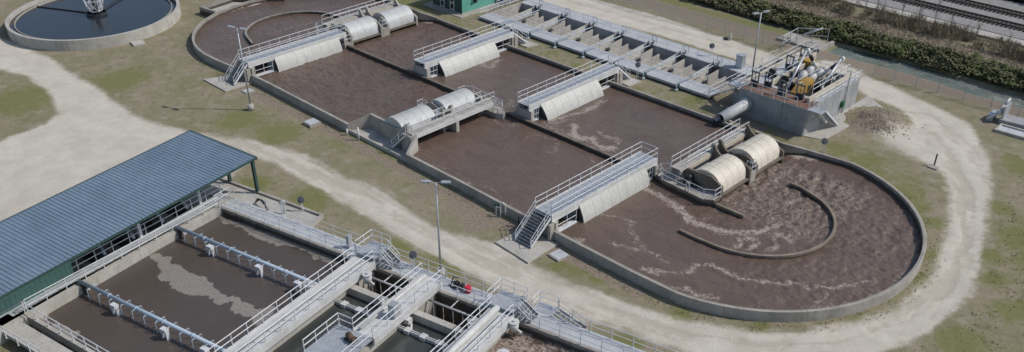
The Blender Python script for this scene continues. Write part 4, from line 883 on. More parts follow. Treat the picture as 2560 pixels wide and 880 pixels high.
fence([(-62,47.6),(-30,47.9),(-18.2,48.1),(-7.1,48.8),(1.4,49.3)], 'chain link fence along the pale gravel road at the top of the view')
t = thing('canal_gate', 'metal gate panel and pale culvert slab where the canal passes the fence', 'gate', (5,52,0))
b = MB(); b.box(-1.0,5.0,52.0,55.2,-.2,.3); b.box(5.0,5.4,52.0,56.0,-.3,.4); b.build('culvert_slab','concrete',t)
rail(t, [(1.4,49.3,0),(1.6,52.5,.3),(4.8,55.0,.3)], h=1.9, r=.045, mat='galvanised', sp=1.8); MB().box(1.0,1.6,51.0,51.02,.4,1.2).build('sign_plate','white_steel',t)
b = MB(); b.tube((1.2,55.2,.5),(3.4,56.0,1.7),.14,8); b.build('culvert_pipe','white_steel',t)
t = thing('hydrant', 'small pale standpipe by the gravel road under the fence', 'hydrant', (-5.4,47.5,0)); b = MB(); b.tube((-5.4,47.5,0),(-5.4,47.5,.8),.14,8); b.tube((-5.4,47.5,.8),(-5.4,47.5,.95),.2,8,.05); b.tube((-5.65,47.5,.55),(-5.15,47.5,.55),.07,6); b.build('body','white_steel',t); b = MB(); b.box(-6.3,-5.7,47.2,47.6,0,.25); b.build('valve_box','dark_steel',t)
t = thing('pump_station', 'white pipework and concrete slab of a small pump station at the right edge', 'pump station', (31,46.5,0))
b = MB(); b.prism([(30.5,46.6),(37,47.4),(36.6,49.2),(30.6,48.6)],-.1,.55); b.build('slab','concrete_grey',t)
b = MB(); b.wall([(31.0,44.4),(34.6,44.6),(34.4,46.4),(31.0,46.2)],.22,-.1,.3,closed=True); b.build('frame','concrete_pale',t); MB().box(31.1,34.4,44.6,46.2,-.1,.14).build('hatch','hatch_metal',t)
b = MB(); b.path([(29.3,46.2,.3),(30.1,47.1,1.1),(30.3,47.6,1.9),(30.5,48.3,2.5)],.16,8); b.box(29.9,30.4,46.9,47.6,.9,1.4); b.build('discharge_pipe','white_steel',t)
b = MB(); b.box(29.2,29.8,46.6,48.2,-.1,.8); b.box(30.55,30.75,46.9,48.6,.5,2.0); b.build('valve_block','galvanised',t)

# ---------------------------------------------------------------- loose site things
def disc_post(x, y, z, label, h=1.35):
    r = thing('disc_on_post', label, 'post sign', (x,y,z), 'round grey discs on posts')
    b = MB(); b.tube((x-.1,y,z),(x-.1,y,z+h-.2),.035,6); b.tube((x+.16,y,z),(x+.1,y,z+h-.2),.035,6); b.build('post','rail_paint',r)
    a = Vector((x,y,z+h)); d_ = Vector((.5,-.6,.35)).normalized()*.07; b = MB(); b.tube(tuple(a-d_),tuple(a+d_),.34,18); b.tube(tuple(a+d_),tuple(a+d_*2.2),.12,10); b.build('disc','gate_grey',r)
disc_post(19.9,26.5,0,'round dark disc on a post in the grass right of the rotor platform')
disc_post(-6.5,28.6,0,'round disc on a tall post in front of the channel tank deck',1.7)
disc_post(-8.9,26.9,0,'round disc on a post beside the stair landing of a footbridge')
disc_post(-3.4,39.9,.5,'round disc on a post on the far deck of the channel tank')
disc_post(-9.2,-21.4+2.6,0,'round disc on a post in the grass behind the metal shed')
def hatch(x, y, w_, label, rot=0.0, z=.14):
    r = thing('access_hatch', label, 'hatch', (x,y,0), 'flat access hatches')
    c, s_ = math.cos(rot), math.sin(rot); T = lambda p: (x+p[0]*c-p[1]*s_, y+p[0]*s_+p[1]*c, p[2])
    b = MB(T); b.box(-w_/2-.12,w_/2+.12,-w_/2-.12,w_/2+.12,-.05,z-.04); b.build('frame','concrete',r); b = MB(T); b.box(-w_/2,w_/2,-w_/2,w_/2,z-.04,z); b.box(-.1,.1,w_/2-.25,w_/2-.2,z,z+.03); b.build('lid','hatch_metal',r)
hatch(13.1,-7.45,1.15,'white square hatch right of the big stair pad',-.1,.2); hatch(-24.3,-7.1,1.2,'pale square hatch in the grass left of the recess',0,.35); hatch(-37.2,-7.2,1.0,'pale flat hatch beside the left lamp post and footbridge wall')
t = thing('marker_post', 'short dark marker post on a stone in the gravel at the right', 'post', (29.6,31.9,0)); b = MB(); b.tube((29.6,31.9,0),(29.6,31.9,1.35),.08,6); b.build('post','dark_steel',t); MB().box(29.2,30.2,31.1,31.8,-.05,.12).build('base_stone','concrete',t)
def small_post(x,y,h,label,mat='rail_paint'):
    t = thing('bollard', label, 'post', (x,y,0)); MB().tube((x,y,0),(x,y,h),.11,8).build('post',mat,t); MB().tube((x,y,h),(x,y,h+.06),.125,8,.05).build('cap',mat,t)
small_post(-19.3,-6.0,.7,'short white post at the left corner of the recess'); small_post(-17.4,-5.9,1.5,'taller white post along the recess kerb'); small_post(7.2,-6.4,1.1,'black post left of the big staircase','dark_steel')
t = thing('hose_stand', 'white hooped pipe stand against the basin wall left of the big staircase', 'pipe stand', (5.0,-6.3,0))
b = MB(); b.path([(4.7,-6.3,0),(4.7,-6.3,1.3),(4.9,-6.2,1.55),(5.15,-6.1,1.3),(5.15,-6.1,.2)],.06,6); b.path([(4.2,-6.4,0),(4.2,-6.4,.9),(4.7,-6.3,.9)],.04,6); b.build('pipe','white_steel',t); MB().box(3.5,3.95,-5.98,-5.88,.45,.85).build('control_box','green_box',t)
o = tag(MB().prism([(18.3,25.2),(19.1,25.0),(19.2,25.3),(18.4,25.6)],0,.3).build('valve_cover','stain_shade_dark'),'dark valve cover on the bare soil beside the concrete building','cover')

# ---------------------------------------------------------------- lower tanks (rotated grid)
TH = math.radians(12.4); CO = (-13.78,-24.53)
def TC(p): u, v, z = p; return (CO[0]+u*math.cos(TH)+v*math.sin(TH), CO[1]+u*math.sin(TH)-v*math.cos(TH), z)
ae = thing('aeration_tank', 'large open concrete tank with brown liquid and patches of pale scum, lower left', 'tank', TC((8,10,0)))
WT = 1.0
b = MB(TC); b.box(0.0,17.0,-.3,0,-.2,WT); b.build('wall','concrete_basin',ae)
b = MB(TC); b.box(-.9,-.3,-2.0,24,-.2,WT+.05); b.prism([(-.3,-.3),(0,0),(-.9,19.4),(-1.0,24),(-1.4,24),(-1.0,-.3)],-.2,WT); b.build('wall','concrete_pale',ae)
b = MB(TC); b.box(-.3,45,-2.0,-.3,-.2,WT-.02); b.build('walkway_slab','concrete_deck',ae)
b = MB(TC); b.box(-2.2,-.9,-2.0,24,WT-.3,WT); b.box(-2.2,-2.0,-2.0,24,-.2,WT-.3); b.build('walkway_slab','concrete_deck',ae)
b = MB(TC); b.prism([(-.9,19.3),(17,19.9),(17,20.2),(-.9,19.6)],-.2,WT); b.prism([(-2,20.2),(17,20.8),(17,22.2),(-2,21.8)],WT-.3,WT); b.build('wall','concrete_pale',ae)
rail(ae,[(0.05,-.15,WT),(16.4,-.15,WT)],T=TC,sp=1.75,low=.35); rail(ae,[(-.75,-1.9,WT),(-.75,0,WT)],T=TC)
rail(ae,[(-.2,0,WT),(-1.0,19.2,WT)],T=TC,sp=1.75,r=.04); rail(ae,[(-2.1,-1.9,WT),(-2.6,22,WT)],T=TC,sp=1.75,r=.04)
rail(ae,[(4.0,-1.9,WT),(16.2,-1.9,WT)],T=TC,sp=1.9,r=.028); rail(ae,[(-2.1,-1.95,WT),(-.2,-1.95,WT),(4.0,-1.9,WT)],T=TC,sp=1.9,r=.026)
rail(ae,[(-1.0,19.4,WT),(10,19.8,WT)],T=TC,sp=1.5,r=.04); rail(ae,[(-2.4,22,WT),(10,22.4,WT)],T=TC,sp=1.5,r=.04)
def water_uv(u0,u1,v0,v1,z,mat,scum=None,foam=None,turb=0.0,d=.2):
    us = np.arange(u0,u1+d,d); vs = np.arange(v0,v1+d,d); U_, V_ = np.meshgrid(us,vs,indexing='ij')
    sc = np.zeros_like(U_); wu = U_+.9*(fbm(U_*.9,V_*.9)-.5)*2+.35*(fbm(U_*3.5,V_*3.5)-.5); wv = V_+.9*(fbm(U_*.9+40,V_*.9+8)-.5)*2+.35*(fbm(U_*3.5+5,V_*3.5)-.5)
    for poly in (scum or []): sc = np.maximum(sc, smooth(-.25,.25,sd(wu,wv,poly)))
    fo = np.zeros_like(U_)
    if foam: fo = foam(U_,V_)
    Z = np.full(U_.shape,z)+turb*.12*(fbm(U_*1.5,V_*1.5)-.5)
    o = grid_object('water',us,vs,Z,np.ones((len(us)-1,len(vs)-1),bool),dict(scum=sc,foam=fo,turb=np.full(U_.shape,turb)),mat)
    co = np.empty(len(o.data.vertices)*3); o.data.vertices.foreach_get('co',co); co = co.reshape(-1,3); u_, v_ = co[:,0].copy(), co[:,1].copy()
    co[:,0] = CO[0]+u_*math.cos(TH)+v_*math.sin(TH); co[:,1] = CO[1]+u_*math.sin(TH)-v_*math.cos(TH); o.data.vertices.foreach_set('co',co.ravel()); o.data.flip_normals(); o.data.update(); tag_struct(o); return o
SC1 = [(-.2,8.2),(1.5,7.2),(3.0,8.0),(6.4,8.3),(8.5,9.0),(9.6,8.8),(12.0,8.9),(14.2,7.9),(15.2,8.6),(15.4,10.4),(13.6,9.9),(12.5,9.9),(10.5,9.5),(8.8,9.5),(7.6,10.3),(5.3,10.6),(3.1,9.8)]
SC2 = [(.2,.0),(15,.0),(14.2,.8),(12.7,.9),(9.4,.8),(6.4,1.1),(4.1,1.2),(1.6,.8),(.2,.5)]
SC3 = [(-1,18.3),(.5,18.6),(3.6,18.4),(4.4,19.0),(7.5,19.4),(7.5,20),(-1,20)]
water_uv(-1.0,17.2,-.0,20.0,.28,'tank_water',[SC1,SC2,SC3],foam=lambda U_,V_: .25*np.exp(-((V_-5.3)/.6)**2)+.2*np.exp(-((V_-15)/.6)**2))
def air_header(v, label):
    r = thing('air_header_pipe', label, 'pipe', TC((-.5,v,1.2)), 'air pipes crossing the aeration tank')
    b = MB(TC); b.tube((-.6,v,1.32),(16.6,v,1.32),.165,12); b.build('main_pipe','pipe_paint',r)
    for u in (3.2,6.4,9.6,12.8): b = MB(TC); b.tube((u-.06,v,1.32),(u+.06,v,1.32),.22,12); b.build('pipe_collar','pipe_paint',r)
    b = MB(TC); b.box(-.5,.15,v-.12,v+.12,-.2,1.1); b.build('bracket','stain_shade_dark',r)
    for u in np.arange(1.0,16.2,1.35):
        for s_ in (-1,1):
            b = MB(TC); b.path([(u,v,1.32),(u,v+s_*.45,1.34),(u,v+s_*.5,.1)],.032,6); b.build('dropper','pipe_paint',r)
    for u in (4.4,10.2,14.6):
        b = MB(TC); b.box(u-.3,u+.3,v+.35,v+.75,1.1,1.3); b.box(u-.3,u-.22,v+.4,v+.7,.1,1.1); b.box(u+.22,u+.3,v+.4,v+.7,.1,1.1); b.build('support_frame','rail_paint',r)
air_header(4.8,'upper pale blue air pipe with droppers crossing the aeration tank'); air_header(14.7,'lower pale blue air pipe with droppers nearer the metal shed wall')
# cross walkways on dividing walls
def cross(u0,u1,v0,v1,zt,label,lz=True):
    r = thing('cross_walkway', label, 'walkway', TC(((u0+u1)/2,v0,0)), 'raised walkways crossing the lower tanks')
    b = MB(TC); b.box(u0+.1,u1-.1,v0,v1,zt-.1,zt); b.build('deck','white_steel',r)
    for uu in (u0,u1): b = MB(TC); b.box(uu-.1,uu+.1,v0,v1,zt-.6,zt+.06); b.build('girder','white_steel',r)
    rail(r,[(u0,v0,zt+.06),(u0,v1,zt+.06)],T=TC,sp=1.6,r=.038); rail(r,[(u1,v0,zt+.06),(u1,v1,zt+.06)],T=TC,sp=1.6,r=.038)
    return r
c1 = cross(16.7,18.5,.3,19,1.75,'left raised walkway with railings between the aeration tank and the settling cells')
b = MB(TC); b.box(17.0,18.2,.0,20,-3.2,1.1); b.build('wall','concrete_pale',c1)
b = MB(TC); b.tube((17.6,.8,1.95),(17.6,18,1.95),.14,8); b.build('channel_pipe','white_steel',c1)
c2 = cross(23.0,24.9,-.4,8.2,1.75,'middle raised walkway ending in a small railed platform')
b = MB(TC); b.box(23.3,24.6,.0,14,-3.2,.98); b.build('wall','concrete_pale',c2)
b = MB(TC); b.tube((23.5,-.2,1.98),(23.5,8,1.98),.13,8); b.build('channel_pipe','white_steel',c2)
b = MB(TC); b.box(21.5,24.9,8.2,12,1.65,1.75); b.build('platform','galvanised',c2); rail(c2,[(23.0,8.2,1.75),(21.6,8.2,1.75),(21.6,12,1.75)],T=TC,sp=1.5,r=.038); rail(c2,[(24.9,8.2,1.75),(24.9,12,1.75)],T=TC,sp=1.5,r=.038)
c3 = cross(30.3,32.3,.4,10,1.75,'right raised walkway with a thick white pipe on it')
b = MB(TC); b.box(30.6,32.0,.0,14,-3.2,.98); b.build('wall','concrete_pale',c3)
b = MB(TC); b.tube((30.9,.5,2.05),(30.9,10,2.05),.28,12); b.tube((31.6,1.5,1.95),(31.6,10,1.95),.1,8); b.build('thick_pipe','white_steel',c3)
for (u0,u1,v0,v1,zt,lab,cc) in ((16.6,18.6,-1.9,.3,2.1,'green grated platform and steps at the upper end of the left raised walkway',0),(29.9,32.3,-1.7,.4,2.1,'green grated platform and steps at the upper end of the right raised walkway',1)):
    r = thing('grated_platform', lab, 'platform', TC((u0,v0,0)), 'grated platforms over the edge walkway')
    b = MB(TC); b.box(u0,u1,v0,v1,zt-.08,zt); 
    uu = u0+.2
    while uu < u1: b.box(uu-.02,uu+.02,v0,v1,zt,zt+.015); uu += .2
    b.build('grating','galvanised',r)
    b = MB(TC)
    for p in ((u0+.05,v0+.05),(u1-.05,v0+.05),(u0+.05,v1-.05),(u1-.05,v1-.05)): b.tube((p[0],p[1],.9),(p[0],p[1],zt),.05,6)
    b.build('leg','rail_paint',r)
    rail(r,[(u0,v1,zt),(u0,v0,zt),(u1,v0,zt)],T=TC,sp=1.0,r=.035)
    stairs(r,(u1,(v0+v1)/2-.2,zt-.05),(u1+1.2,(v0+v1)/2-.2,WT+.1),1.0,T=TC)
# settling cells
st = thing('settling_tank', 'pair of settling cells with white weir troughs and dark open slots between the walkways', 'tank', TC((24,3,0)))
b = MB(TC); b.box(17.0,45,-.3,0,-3.2,WT); b.build('wall','concrete_basin',st)
for (u0,u1) in ((18.2,23.3),(24.6,30.6)):
    b = MB(TC); b.box(u0,u1,2.85,3.45,-3.2,WT); b.build('dividing_wall','concrete_pale',st)
    b = MB(TC); b.box(u0,u1,0,2.85,-3.1,-2.6); b.build('slot_floor','flat_black',st)  # floor painted black to carry the shade of the deep slot
    b = MB(TC); b.tube((u0,1.15,.82),(u1,1.15,.82),.09,8); b.tube((u0+ (u1-u0)*.38,0,.9),(u0+(u1-u0)*.38,1.15,.85),.05,6); b.build('spray_pipe','white_steel',st)
    for u in np.arange(u0+.6,u1-.2,.95): b = MB(TC); b.tube((u,1.15,.8),(u,1.15,-1.6),.03,6); b.build('dropper','white_steel',st)
    b = MB(TC); b.box(u0,u1,4.75,4.82,.28,.62); b.box(u0,u1,4.95,5.02,.28,.62); b.box(u0,u1,4.75,5.02,.28,.34)
    for u in np.arange(u0+.9,u1,1.5): b.box(u-.25,u+.25,4.6,5.14,.3,.64)
    b.build('weir_trough','white_steel',st)
    water_uv(u0,u1,3.45,14,.3,'grey_water')
water_uv(32.0,45,.0,14,.3,'brown_water',foam=lambda U_,V_: .55*(fbm(U_*.9,V_*.9)>.5)+.2, turb=.5)
b = MB(TC); b.box(16.9,45.3,14.0,14.35,-.3,WT); b.build('wall','concrete',st)
b = MB(TC); b.box(45.0,45.3,-.3,14.0,-.3,WT-.01); b.build('wall','concrete',st)
rail(st,[(18.8,-.15,WT),(23.0,-.15,WT)],T=TC,sp=1.7,r=.035,low=.3); rail(st,[(25,-.15,WT),(30.0,-.15,WT)],T=TC,sp=1.7,r=.035,low=.3); rail(st,[(32.6,-.15,WT),(45,-.15,WT)],T=TC,sp=1.9,r=.035,low=.3)
rail(st,[(18.8,-1.95,WT),(29.8,-1.95,WT)],T=TC,sp=1.9,r=.032); rail(st,[(36.0,-1.95,WT),(45,-1.95,WT)],T=TC,sp=1.9,r=.032)
# landing and stairs down on the outside
r = thing('outside_stairs', 'railed landing with two short flights of steps down to the gravel road', 'stairs', TC((33.5,-2.6,0)))
b = MB(TC); b.box(32.6,34.3,-3.2,-2.0,WT-.1,WT); b.build('landing','galvanised',r); rail(r,[(32.6,-2.0,WT),(32.6,-3.2,WT),(34.3,-3.2,WT)],T=TC,sp=1.2,r=.035)
stairs(r,(34.4,-2.55,WT),(36.9,-2.55,.1),1.1,T=TC,n=6)
b = MB(TC); b.box(32.7,32.8,-3.1,-3.0,0,WT-.1); b.box(34.1,34.2,-3.1,-3.0,0,WT-.1); b.build('leg','galvanised',r)
def bucket(u,v,z,label,h=.75,R_=.38):
    r = thing('skimmer_pot', label, 'pump', TC((u,v,z)), 'white round pump pots on the lower tanks')
    b = MB(TC); b.tube((u,v,z),(u,v,z+h),R_*.85,14,R_); b.tube((u,v,z+h),(u,v,z+h+.08),R_*1.1,14); b.build('pot','white_steel',r); b = MB(TC); b.tube((u,v,z+h+.08),(u,v,z+h+.2),R_*.3,8); b.path([(u,v,z+.2),(u+R_+.35,v+.1,z+.1)],.1,8); b.build('spout','white_steel',r)
    b = MB(TC); b.tube((u,v,z-.7),(u,v,z),.06,6); b.build('stand','dark_steel',r)
bucket(32.7,.9,.9,'white pump pot hanging beside the right walkway platform over brown water'); bucket(19.1,1.9,.9,'white pump pot in the dark slot near the left walkway'); bucket(15.9,5.4,1.1,'round white pot where the upper air pipe meets the left walkway',.45,.42); bucket(29.9,2.4,.9,'white pump pot in the dark slot beside the right walkway',.6)
bucket(33.9,4.3,1.0,'round white pot below the right walkway at the bottom edge',.5,.45); bucket(22.6,4.3,1.1,'narrow white pump column in the slot beside the middle walkway',.8,.2); bucket(16.2,.6,1.1,'small white pot at the upper corner of the aeration tank',.5,.3)
t = thing('drive_cabinet','grey upright drive cabinet on the middle raised walkway','cabinet',TC((24.6,5.2,1.75))); MB(TC).box(24.3,24.9,4.9,5.6,1.75,3.0).build('housing','galvanised',t); MB(TC).box(24.35,24.85,4.88,4.9,1.85,2.9).build('door','rail_paint',t)
t = thing('gear_motor','rusty round motor on the platform of the middle raised walkway','motor',TC((23.6,9.2,1.8))); b = MB(TC); b.tube((23.3,9.1,2.1),(24.0,9.4,2.1),.25,12); b.tube((24.0,9.4,2.1),(24.2,9.5,2.1),.14,8); b.build('motor_body','timber',t); MB(TC).box(23.2,24.1,8.9,9.5,1.75,1.95).build('base_plate','dark_steel',t)
t = thing('support_bracket','white strut and fitting under the middle raised walkway','bracket',TC((25.3,4.4,1))); b = MB(TC); b.path([(25.0,4.2,1.1),(25.4,4.3,.7),(25.8,4.9,.3)],.09,6); b.box(24.9,25.3,4.0,4.5,.7,1.1); b.build('strut','white_steel',t)
t = thing('red_drum','small red drum on the edge walkway by the foreground lamp','drum',TC((27.0,-1.2,WT))); b = MB(TC); b.tube((27,-1.2,WT),(27,-1.2,WT+.5),.25,12); b.build('drum','red_plastic',t); b = MB(TC); b.tube((27,-1.2,WT+.5),(27,-1.2,WT+.55),.27,12); b.build('lid','red_plastic',t)
t = thing('hose_pile','dark heap of hoses and fittings left of the red drum','hose',TC((25.9,-1.3,WT)))
for k in range(3):
    b = MB(TC); pts = [(25.6+.18*k+.35*math.cos(a)*(1-.1*k), -1.3+.3*math.sin(a+.5*k), WT+.12+.14*k+.12*math.sin(2.3*a+k)) for a in np.linspace(0,6.4,18)]; b.path(pts,.06,6); b.build('hose_coil','flat_black',t)
b = MB(TC); b.box(26.2,26.5,-1.5,-1.2,WT,WT+.5); b.path([(25.3,-1.1,WT),(25.5,-1.3,WT+.9),(25.9,-1.5,WT+.8)],.05,6); b.build('pump_body','dark_steel',t)
disc_post(*TC((21.2,-1.6,WT)),'round grey disc on a post on the edge walkway left of the foreground lamp')
for (u,v,lab) in ((14.5,-1.2,'upright cabinet post at the railing left of the grated platform'),(32.0,-1.5,'grey upright valve box beside the right grated platform')):
    t = thing('valve_cabinet',lab,'cabinet',TC((u,v,WT))); MB(TC).box(u-.15,u+.15,v-.2,v+.2,WT,WT+1.2).build('housing','galvanised',t); MB(TC).box(u-.18,u+.18,v-.23,v+.23,WT+1.2,WT+1.25).build('cap','galvanised',t)

# shed pad, pad pipes, metal shed with blowers ------------------------------------------
tag_struct(MB(TC).prism([(-9,-4.7),(7.8,-4.7),(8.2,-2.4),(4.2,-2.15),(-9,-2.15)],-.1,.14).build('pavement','concrete_pale'))
t = thing('kerb', 'low concrete kerb around the pad behind the aeration tank', 'kerb', TC((0,-4.8,0))); b = MB(TC); b.box(-9,8.0,-5.0,-4.72,-.05,.34); b.prism([(7.8,-4.72),(8.1,-4.72),(8.5,-2.5),(8.2,-2.5)],-.05,.34); b.build('kerb_wall','concrete',t)
t = thing('pad_pipework','dark bent pipe and valve on the pale pad behind the aeration tank','pipework',TC((3.4,-3.4,0)))
b = MB(TC); b.path([(1.0,-3.2,.3),(1.3,-3.4,.7),(1.8,-3.3,.75),(2.6,-3.0,.6),(3.0,-2.8,.3)],.12,8); b.build('bent_pipe','dark_steel',t); b = MB(TC); b.tube((4.6,-3.3,.14),(4.6,-3.3,1.2),.1,8); b.tube((4.45,-3.4,1.3),(4.75,-3.2,1.3),.3,12); b.path([(4.6,-3.1,1.1),(5.3,-2.5,.3)],.08,6); b.build('valve','galvanised',t)
sh = thing('metal_shed', 'long open sided metal shed with ribbed pale roof and green trim at the left', 'shed', TC((-4,8,0)))
RU0, RU1, RV0, RV1 = -8.9, -.05, -5.1, 34
def rz(u): return 4.0+(RU1-u)*.055
b = MB(TC); b.prism([(RU0,RV0),(RU1,RV0),(RU1,RV1),(RU0,RV1)],[rz(RU0)-.08,rz(RU1)-.08,rz(RU1)-.08,rz(RU0)-.08],[rz(RU0),rz(RU1),rz(RU1),rz(RU0)]); 
v = RV0+.15
while v < RV1:
    b.add([(RU0,v-.05,rz(RU0)),(RU1,v-.05,rz(RU1)),(RU1,v+.05,rz(RU1)),(RU0,v+.05,rz(RU0)),(RU0,v-.025,rz(RU0)+.06),(RU1,v-.025,rz(RU1)+.06),(RU1,v+.025,rz(RU1)+.06),(RU0,v+.025,rz(RU0)+.06)],[(4,5,6,7),(0,1,5,4),(1,2,6,5),(2,3,7,6),(3,0,4,7)]); v += .38
b.build('roof','roof_sheet',sh)
b = MB(TC); b.box(RU1+.003,RU1+.13,RV0-.1,RV1,rz(RU1)-.15,rz(RU1)+.03); b.prism([(RU0,RV0-.13),(RU1,RV0-.13),(RU1,RV0-.003),(RU0,RV0-.003)],[rz(RU0)-.3,rz(RU1)-.3]+[rz(RU1)-.3,rz(RU0)-.3],[rz(RU0)+.03,rz(RU1)+.03,rz(RU1)+.03,rz(RU0)+.03]); b.box(RU0-.13,RU0-.003,RV0-.1,RV1,rz(RU0)-.28,rz(RU0)+.03); b.build('gutter','green_trim',sh)
for (u,v,m_) in ((-.35,-4.85,'green_trim'),(-4.1,-4.85,'green_trim'),(-8.6,-4.85,'green_trim'),(-2.35,.4,'rail_paint'),(-2.35,7.2,'rail_paint'),(-8.6,7,'green_trim'),(-8.6,14,'green_trim'),(-8.6,24,'green_trim')):
    b = MB(TC); b.box(u-.13,u-.07,v-.14,v+.14,0,rz(u)-.08); b.box(u+.07,u+.13,v-.14,v+.14,0,rz(u)-.08); b.box(u-.07,u+.07,v-.03,v+.03,0,rz(u)-.08); b.build('column',m_,sh)
b = MB(TC); b.box(-2.5,-2.35,14.0,RV1,0,3.9); 
v = 14.1
while v < RV1: b.box(-2.35,-2.31,v-.04,v+.04,0,3.9); v += .45
b.build('siding','green_siding',sh)
b = MB(TC); b.box(-8.7,-8.6,8.0,RV1,0,4.2); b.box(-8.6,-2.5,13.95,14.1,0,4.0); b.build('inner_wall','green_siding',sh)
tag_struct(MB(TC).box(-8.9,-2.3,-1.9,14.0,-.1,.12).build('pavement','concrete'))
for k,(v,lab) in enumerate(((1.6,'dark blower unit under the shed roof nearest its open end'),(4.4,'dark blower unit in the shed, second from the open end'),(7.6,'dark blower unit in the middle of the shed opening'),(10.6,'dark blower unit under the shed roof nearest the green siding'))):
    t = thing('air_blower',lab,'blower',TC((-5,v,.12)),'blowers under the shed roof')
    MB(TC).box(-6.6,-3.6,v-.8,v+.8,.12,.5).build('base_frame','dark_steel',t); b = MB(TC); b.tube((-6.0,v,1.1),(-4.7,v,1.1),.55,14); b.box(-4.5,-3.7,v-.5,v+.5,.5,1.5); b.build('blower_body','dark_steel',t); b = MB(TC); b.path([(-3.9,v,1.5),(-3.9,v,1.9),(-2.9,v+.2,1.6),(-2.3,v+.3,1.2)],.14,8); b.build('outlet_pipe','pipe_paint',t)
# end platform and crossing rails at the far lower left corner
t = thing('corner_platform','railed corner platform between the shed siding and the aeration tank','platform',TC((-3,20,0)))
MB(TC).box(-4.4,-2.3,18.6,21.2,WT+.1,WT+.2).build('deck','galvanised',t); rail(t,[(-2.4,18.6,WT+.2),(-4.4,18.6,WT+.2),(-4.4,21.2,WT+.2)],T=TC,sp=1.2,r=.04)
b = MB(TC)
for p in ((-4.3,18.7),(-2.5,18.7),(-4.3,21.1),(-2.5,21.1)): b.tube((p[0],p[1],0),(p[0],p[1],WT+.1),.06,6)
b.build('leg','rail_paint',t)

# ---------------------------------------------------------------- canal, hedge, brush, railway, wood
xs_ = np.arange(5.4,70,.5); ys_ = np.arange(53.2,57.4,.5); X, Y = np.meshgrid(xs_,ys_,indexing='ij')
tag_struct(grid_object('canal_water', xs_, ys_, np.full(X.shape,-.33)+.0, np.ones((len(xs_)-1,len(ys_)-1),bool), dict(foam=.6*(fbm(X*.25,Y*.9)>.55), turb=.2+0*X), 'canal_water'))
def scatter(n, x0, x1, y0, y1, zf, dens=None):
    x = rng.random(n)*(x1-x0)+x0; y = rng.random(n)*(y1-y0)+y0
    if dens is not None: k = rng.random(n) < dens(x,y); x, y = x[k], y[k]
    return np.stack([x,y,zf(x,y,rng.random(len(x)))],-1)
hh = lambda x,y: (1.0+.8*fbm(x*.5,y*.5))*np.clip(np.sin(np.pi*np.clip((y-56.0-.4*np.sin(x*.4))/7.4,0,1)),0,1)**.6
hd = lambda x,y: smooth(-18,2,x+6*fbm(x*.3,y*.3))*(.25+.75*(fbm(x*.8,y*.8)>.42))*smooth(.2,1.0,(y-55.6)-1.3*fbm(x*.7,x*.1+3))*smooth(-.2,1.4,(64.4-y)-3.0*fbm(x*.35+9,x*.05))
hh0 = hh
hh = lambda x,y: hh0(x,y)*(.55+.9*fbm(x*1.1+4,y*1.1))
P = scatter(52000,-42,62,56.6,63.6,lambda x,y,r: hh(x,y)*(.2+.8*r**.5),lambda x,y:np.maximum(smooth(.50,.62,fbm(x*.45+2,y*.45)),smooth(2,-10,x)))
tag(cards('scrub','scrub_brown',P,.28),'brown leafless patches in the scrub bank along the canal','scrub',kind='stuff')
P = scatter(130000,-40,62,55.8,64,lambda x,y,r: hh(x,y)*(.25+.75*r**.5),hd)
tag(cards('hedge','hedge_leaf',P,.25),'dense green scrub bank along the canal','scrub',kind='stuff')
bh = lambda x,y: .35+.8*fbm(x*.35+3,y*.6)
P = scatter(110000,-45,62,66.2,72.0,lambda x,y,r: .25+0*x+1.1*r*smooth(.35,.7,fbm(x*.6,y*.6)),lambda x,y: smooth(.36,.6,fbm(x*.5,y*.5))*smooth(3.0,1.0,np.abs(y-69.1+1.2*np.sin(x*.3)*fbm(x*.2,y*.1))))
tag(cards('brush','brush_blade',P,.32,tilt=1.6,shape='blade',height=.55),'belt of dry brown brush below the railway','brush',kind='stuff')
P = scatter(16000,-45,62,62.2,67.4,lambda x,y,r: .15+0*x)
tag(cards('dry_grass','dry_stalk',P,.5,tilt=1.8,shape='blade',height=.35),'flattened dry straw grass between scrub and brush','grass',kind='stuff')
def wallgap(x,y):
    d1 = -sd(x,y,outline); return d1
P = scatter(60000,-60,45,-12,30,lambda x,y,r: 0*x,lambda x,y: .9*smooth(1.6,.3,np.abs(wallgap(x,y)-.5))*(wallgap(x,y)>.18)*(fbm(x*.8,y*.8)>.42)+.05*(fbm(x*1.2,y*1.2)>.5)*(wallgap(x,y)>.2)*(sd(x,y,G_ROAD)<-.8)*(y<29)*((x<16)|(y<28)))
tag(cards('wall_grass','wall_blade',P,.3,tilt=1.5,shape='blade',height=.16),'longer olive grass growing along the foot of the basin walls','grass',kind='stuff')
P = scatter(9000,36.5,56,-14,44,lambda x,y,r: 0*x,lambda x,y: (fbm(x*.9,y*.9)>.55)*(sd(x,y,G_ROAD)<-1.0))
tag(cards('grass_tufts','tuft_leaf',P,.35,tilt=1.6,shape='blade',height=.14),'dark grass tufts in the dry turf at the right','grass',kind='stuff')
def bare_tree(x,y,h,seed,label):
    R_ = random.Random(seed); r = thing('bare_tree', label, 'tree', (x,y,.3), 'thin leafless trees along the railway')
    b = MB(); b.tube((x,y,.3),(x+.2*R_.uniform(-1,1),y,.3+h*.55),.06,6,.04); top = (x+.3*R_.uniform(-1,1),y,.3+h); b.tube((x,y,.3+h*.5),top,.04,5,.012); b.build('trunk','bark',r)
    b = MB()
    for k in range(14):
        z0 = .3+h*R_.uniform(.25,.9); a = R_.uniform(0,6.28); L = h*R_.uniform(.15,.38); q = Vector((x,y,z0)); e = q+Vector((math.cos(a)*L*.6,math.sin(a)*L*.6,L*.8)); b.tube(tuple(q),tuple(e),.018,4,.008)
        for j in range(2): f_ = q.lerp(e,R_.uniform(.3,.8)); b.tube(tuple(f_),tuple(f_+Vector((R_.uniform(-.4,.4),R_.uniform(-.4,.4),R_.uniform(.2,.6)))),.010,4,.005)
    b.build('crown','bark',r)
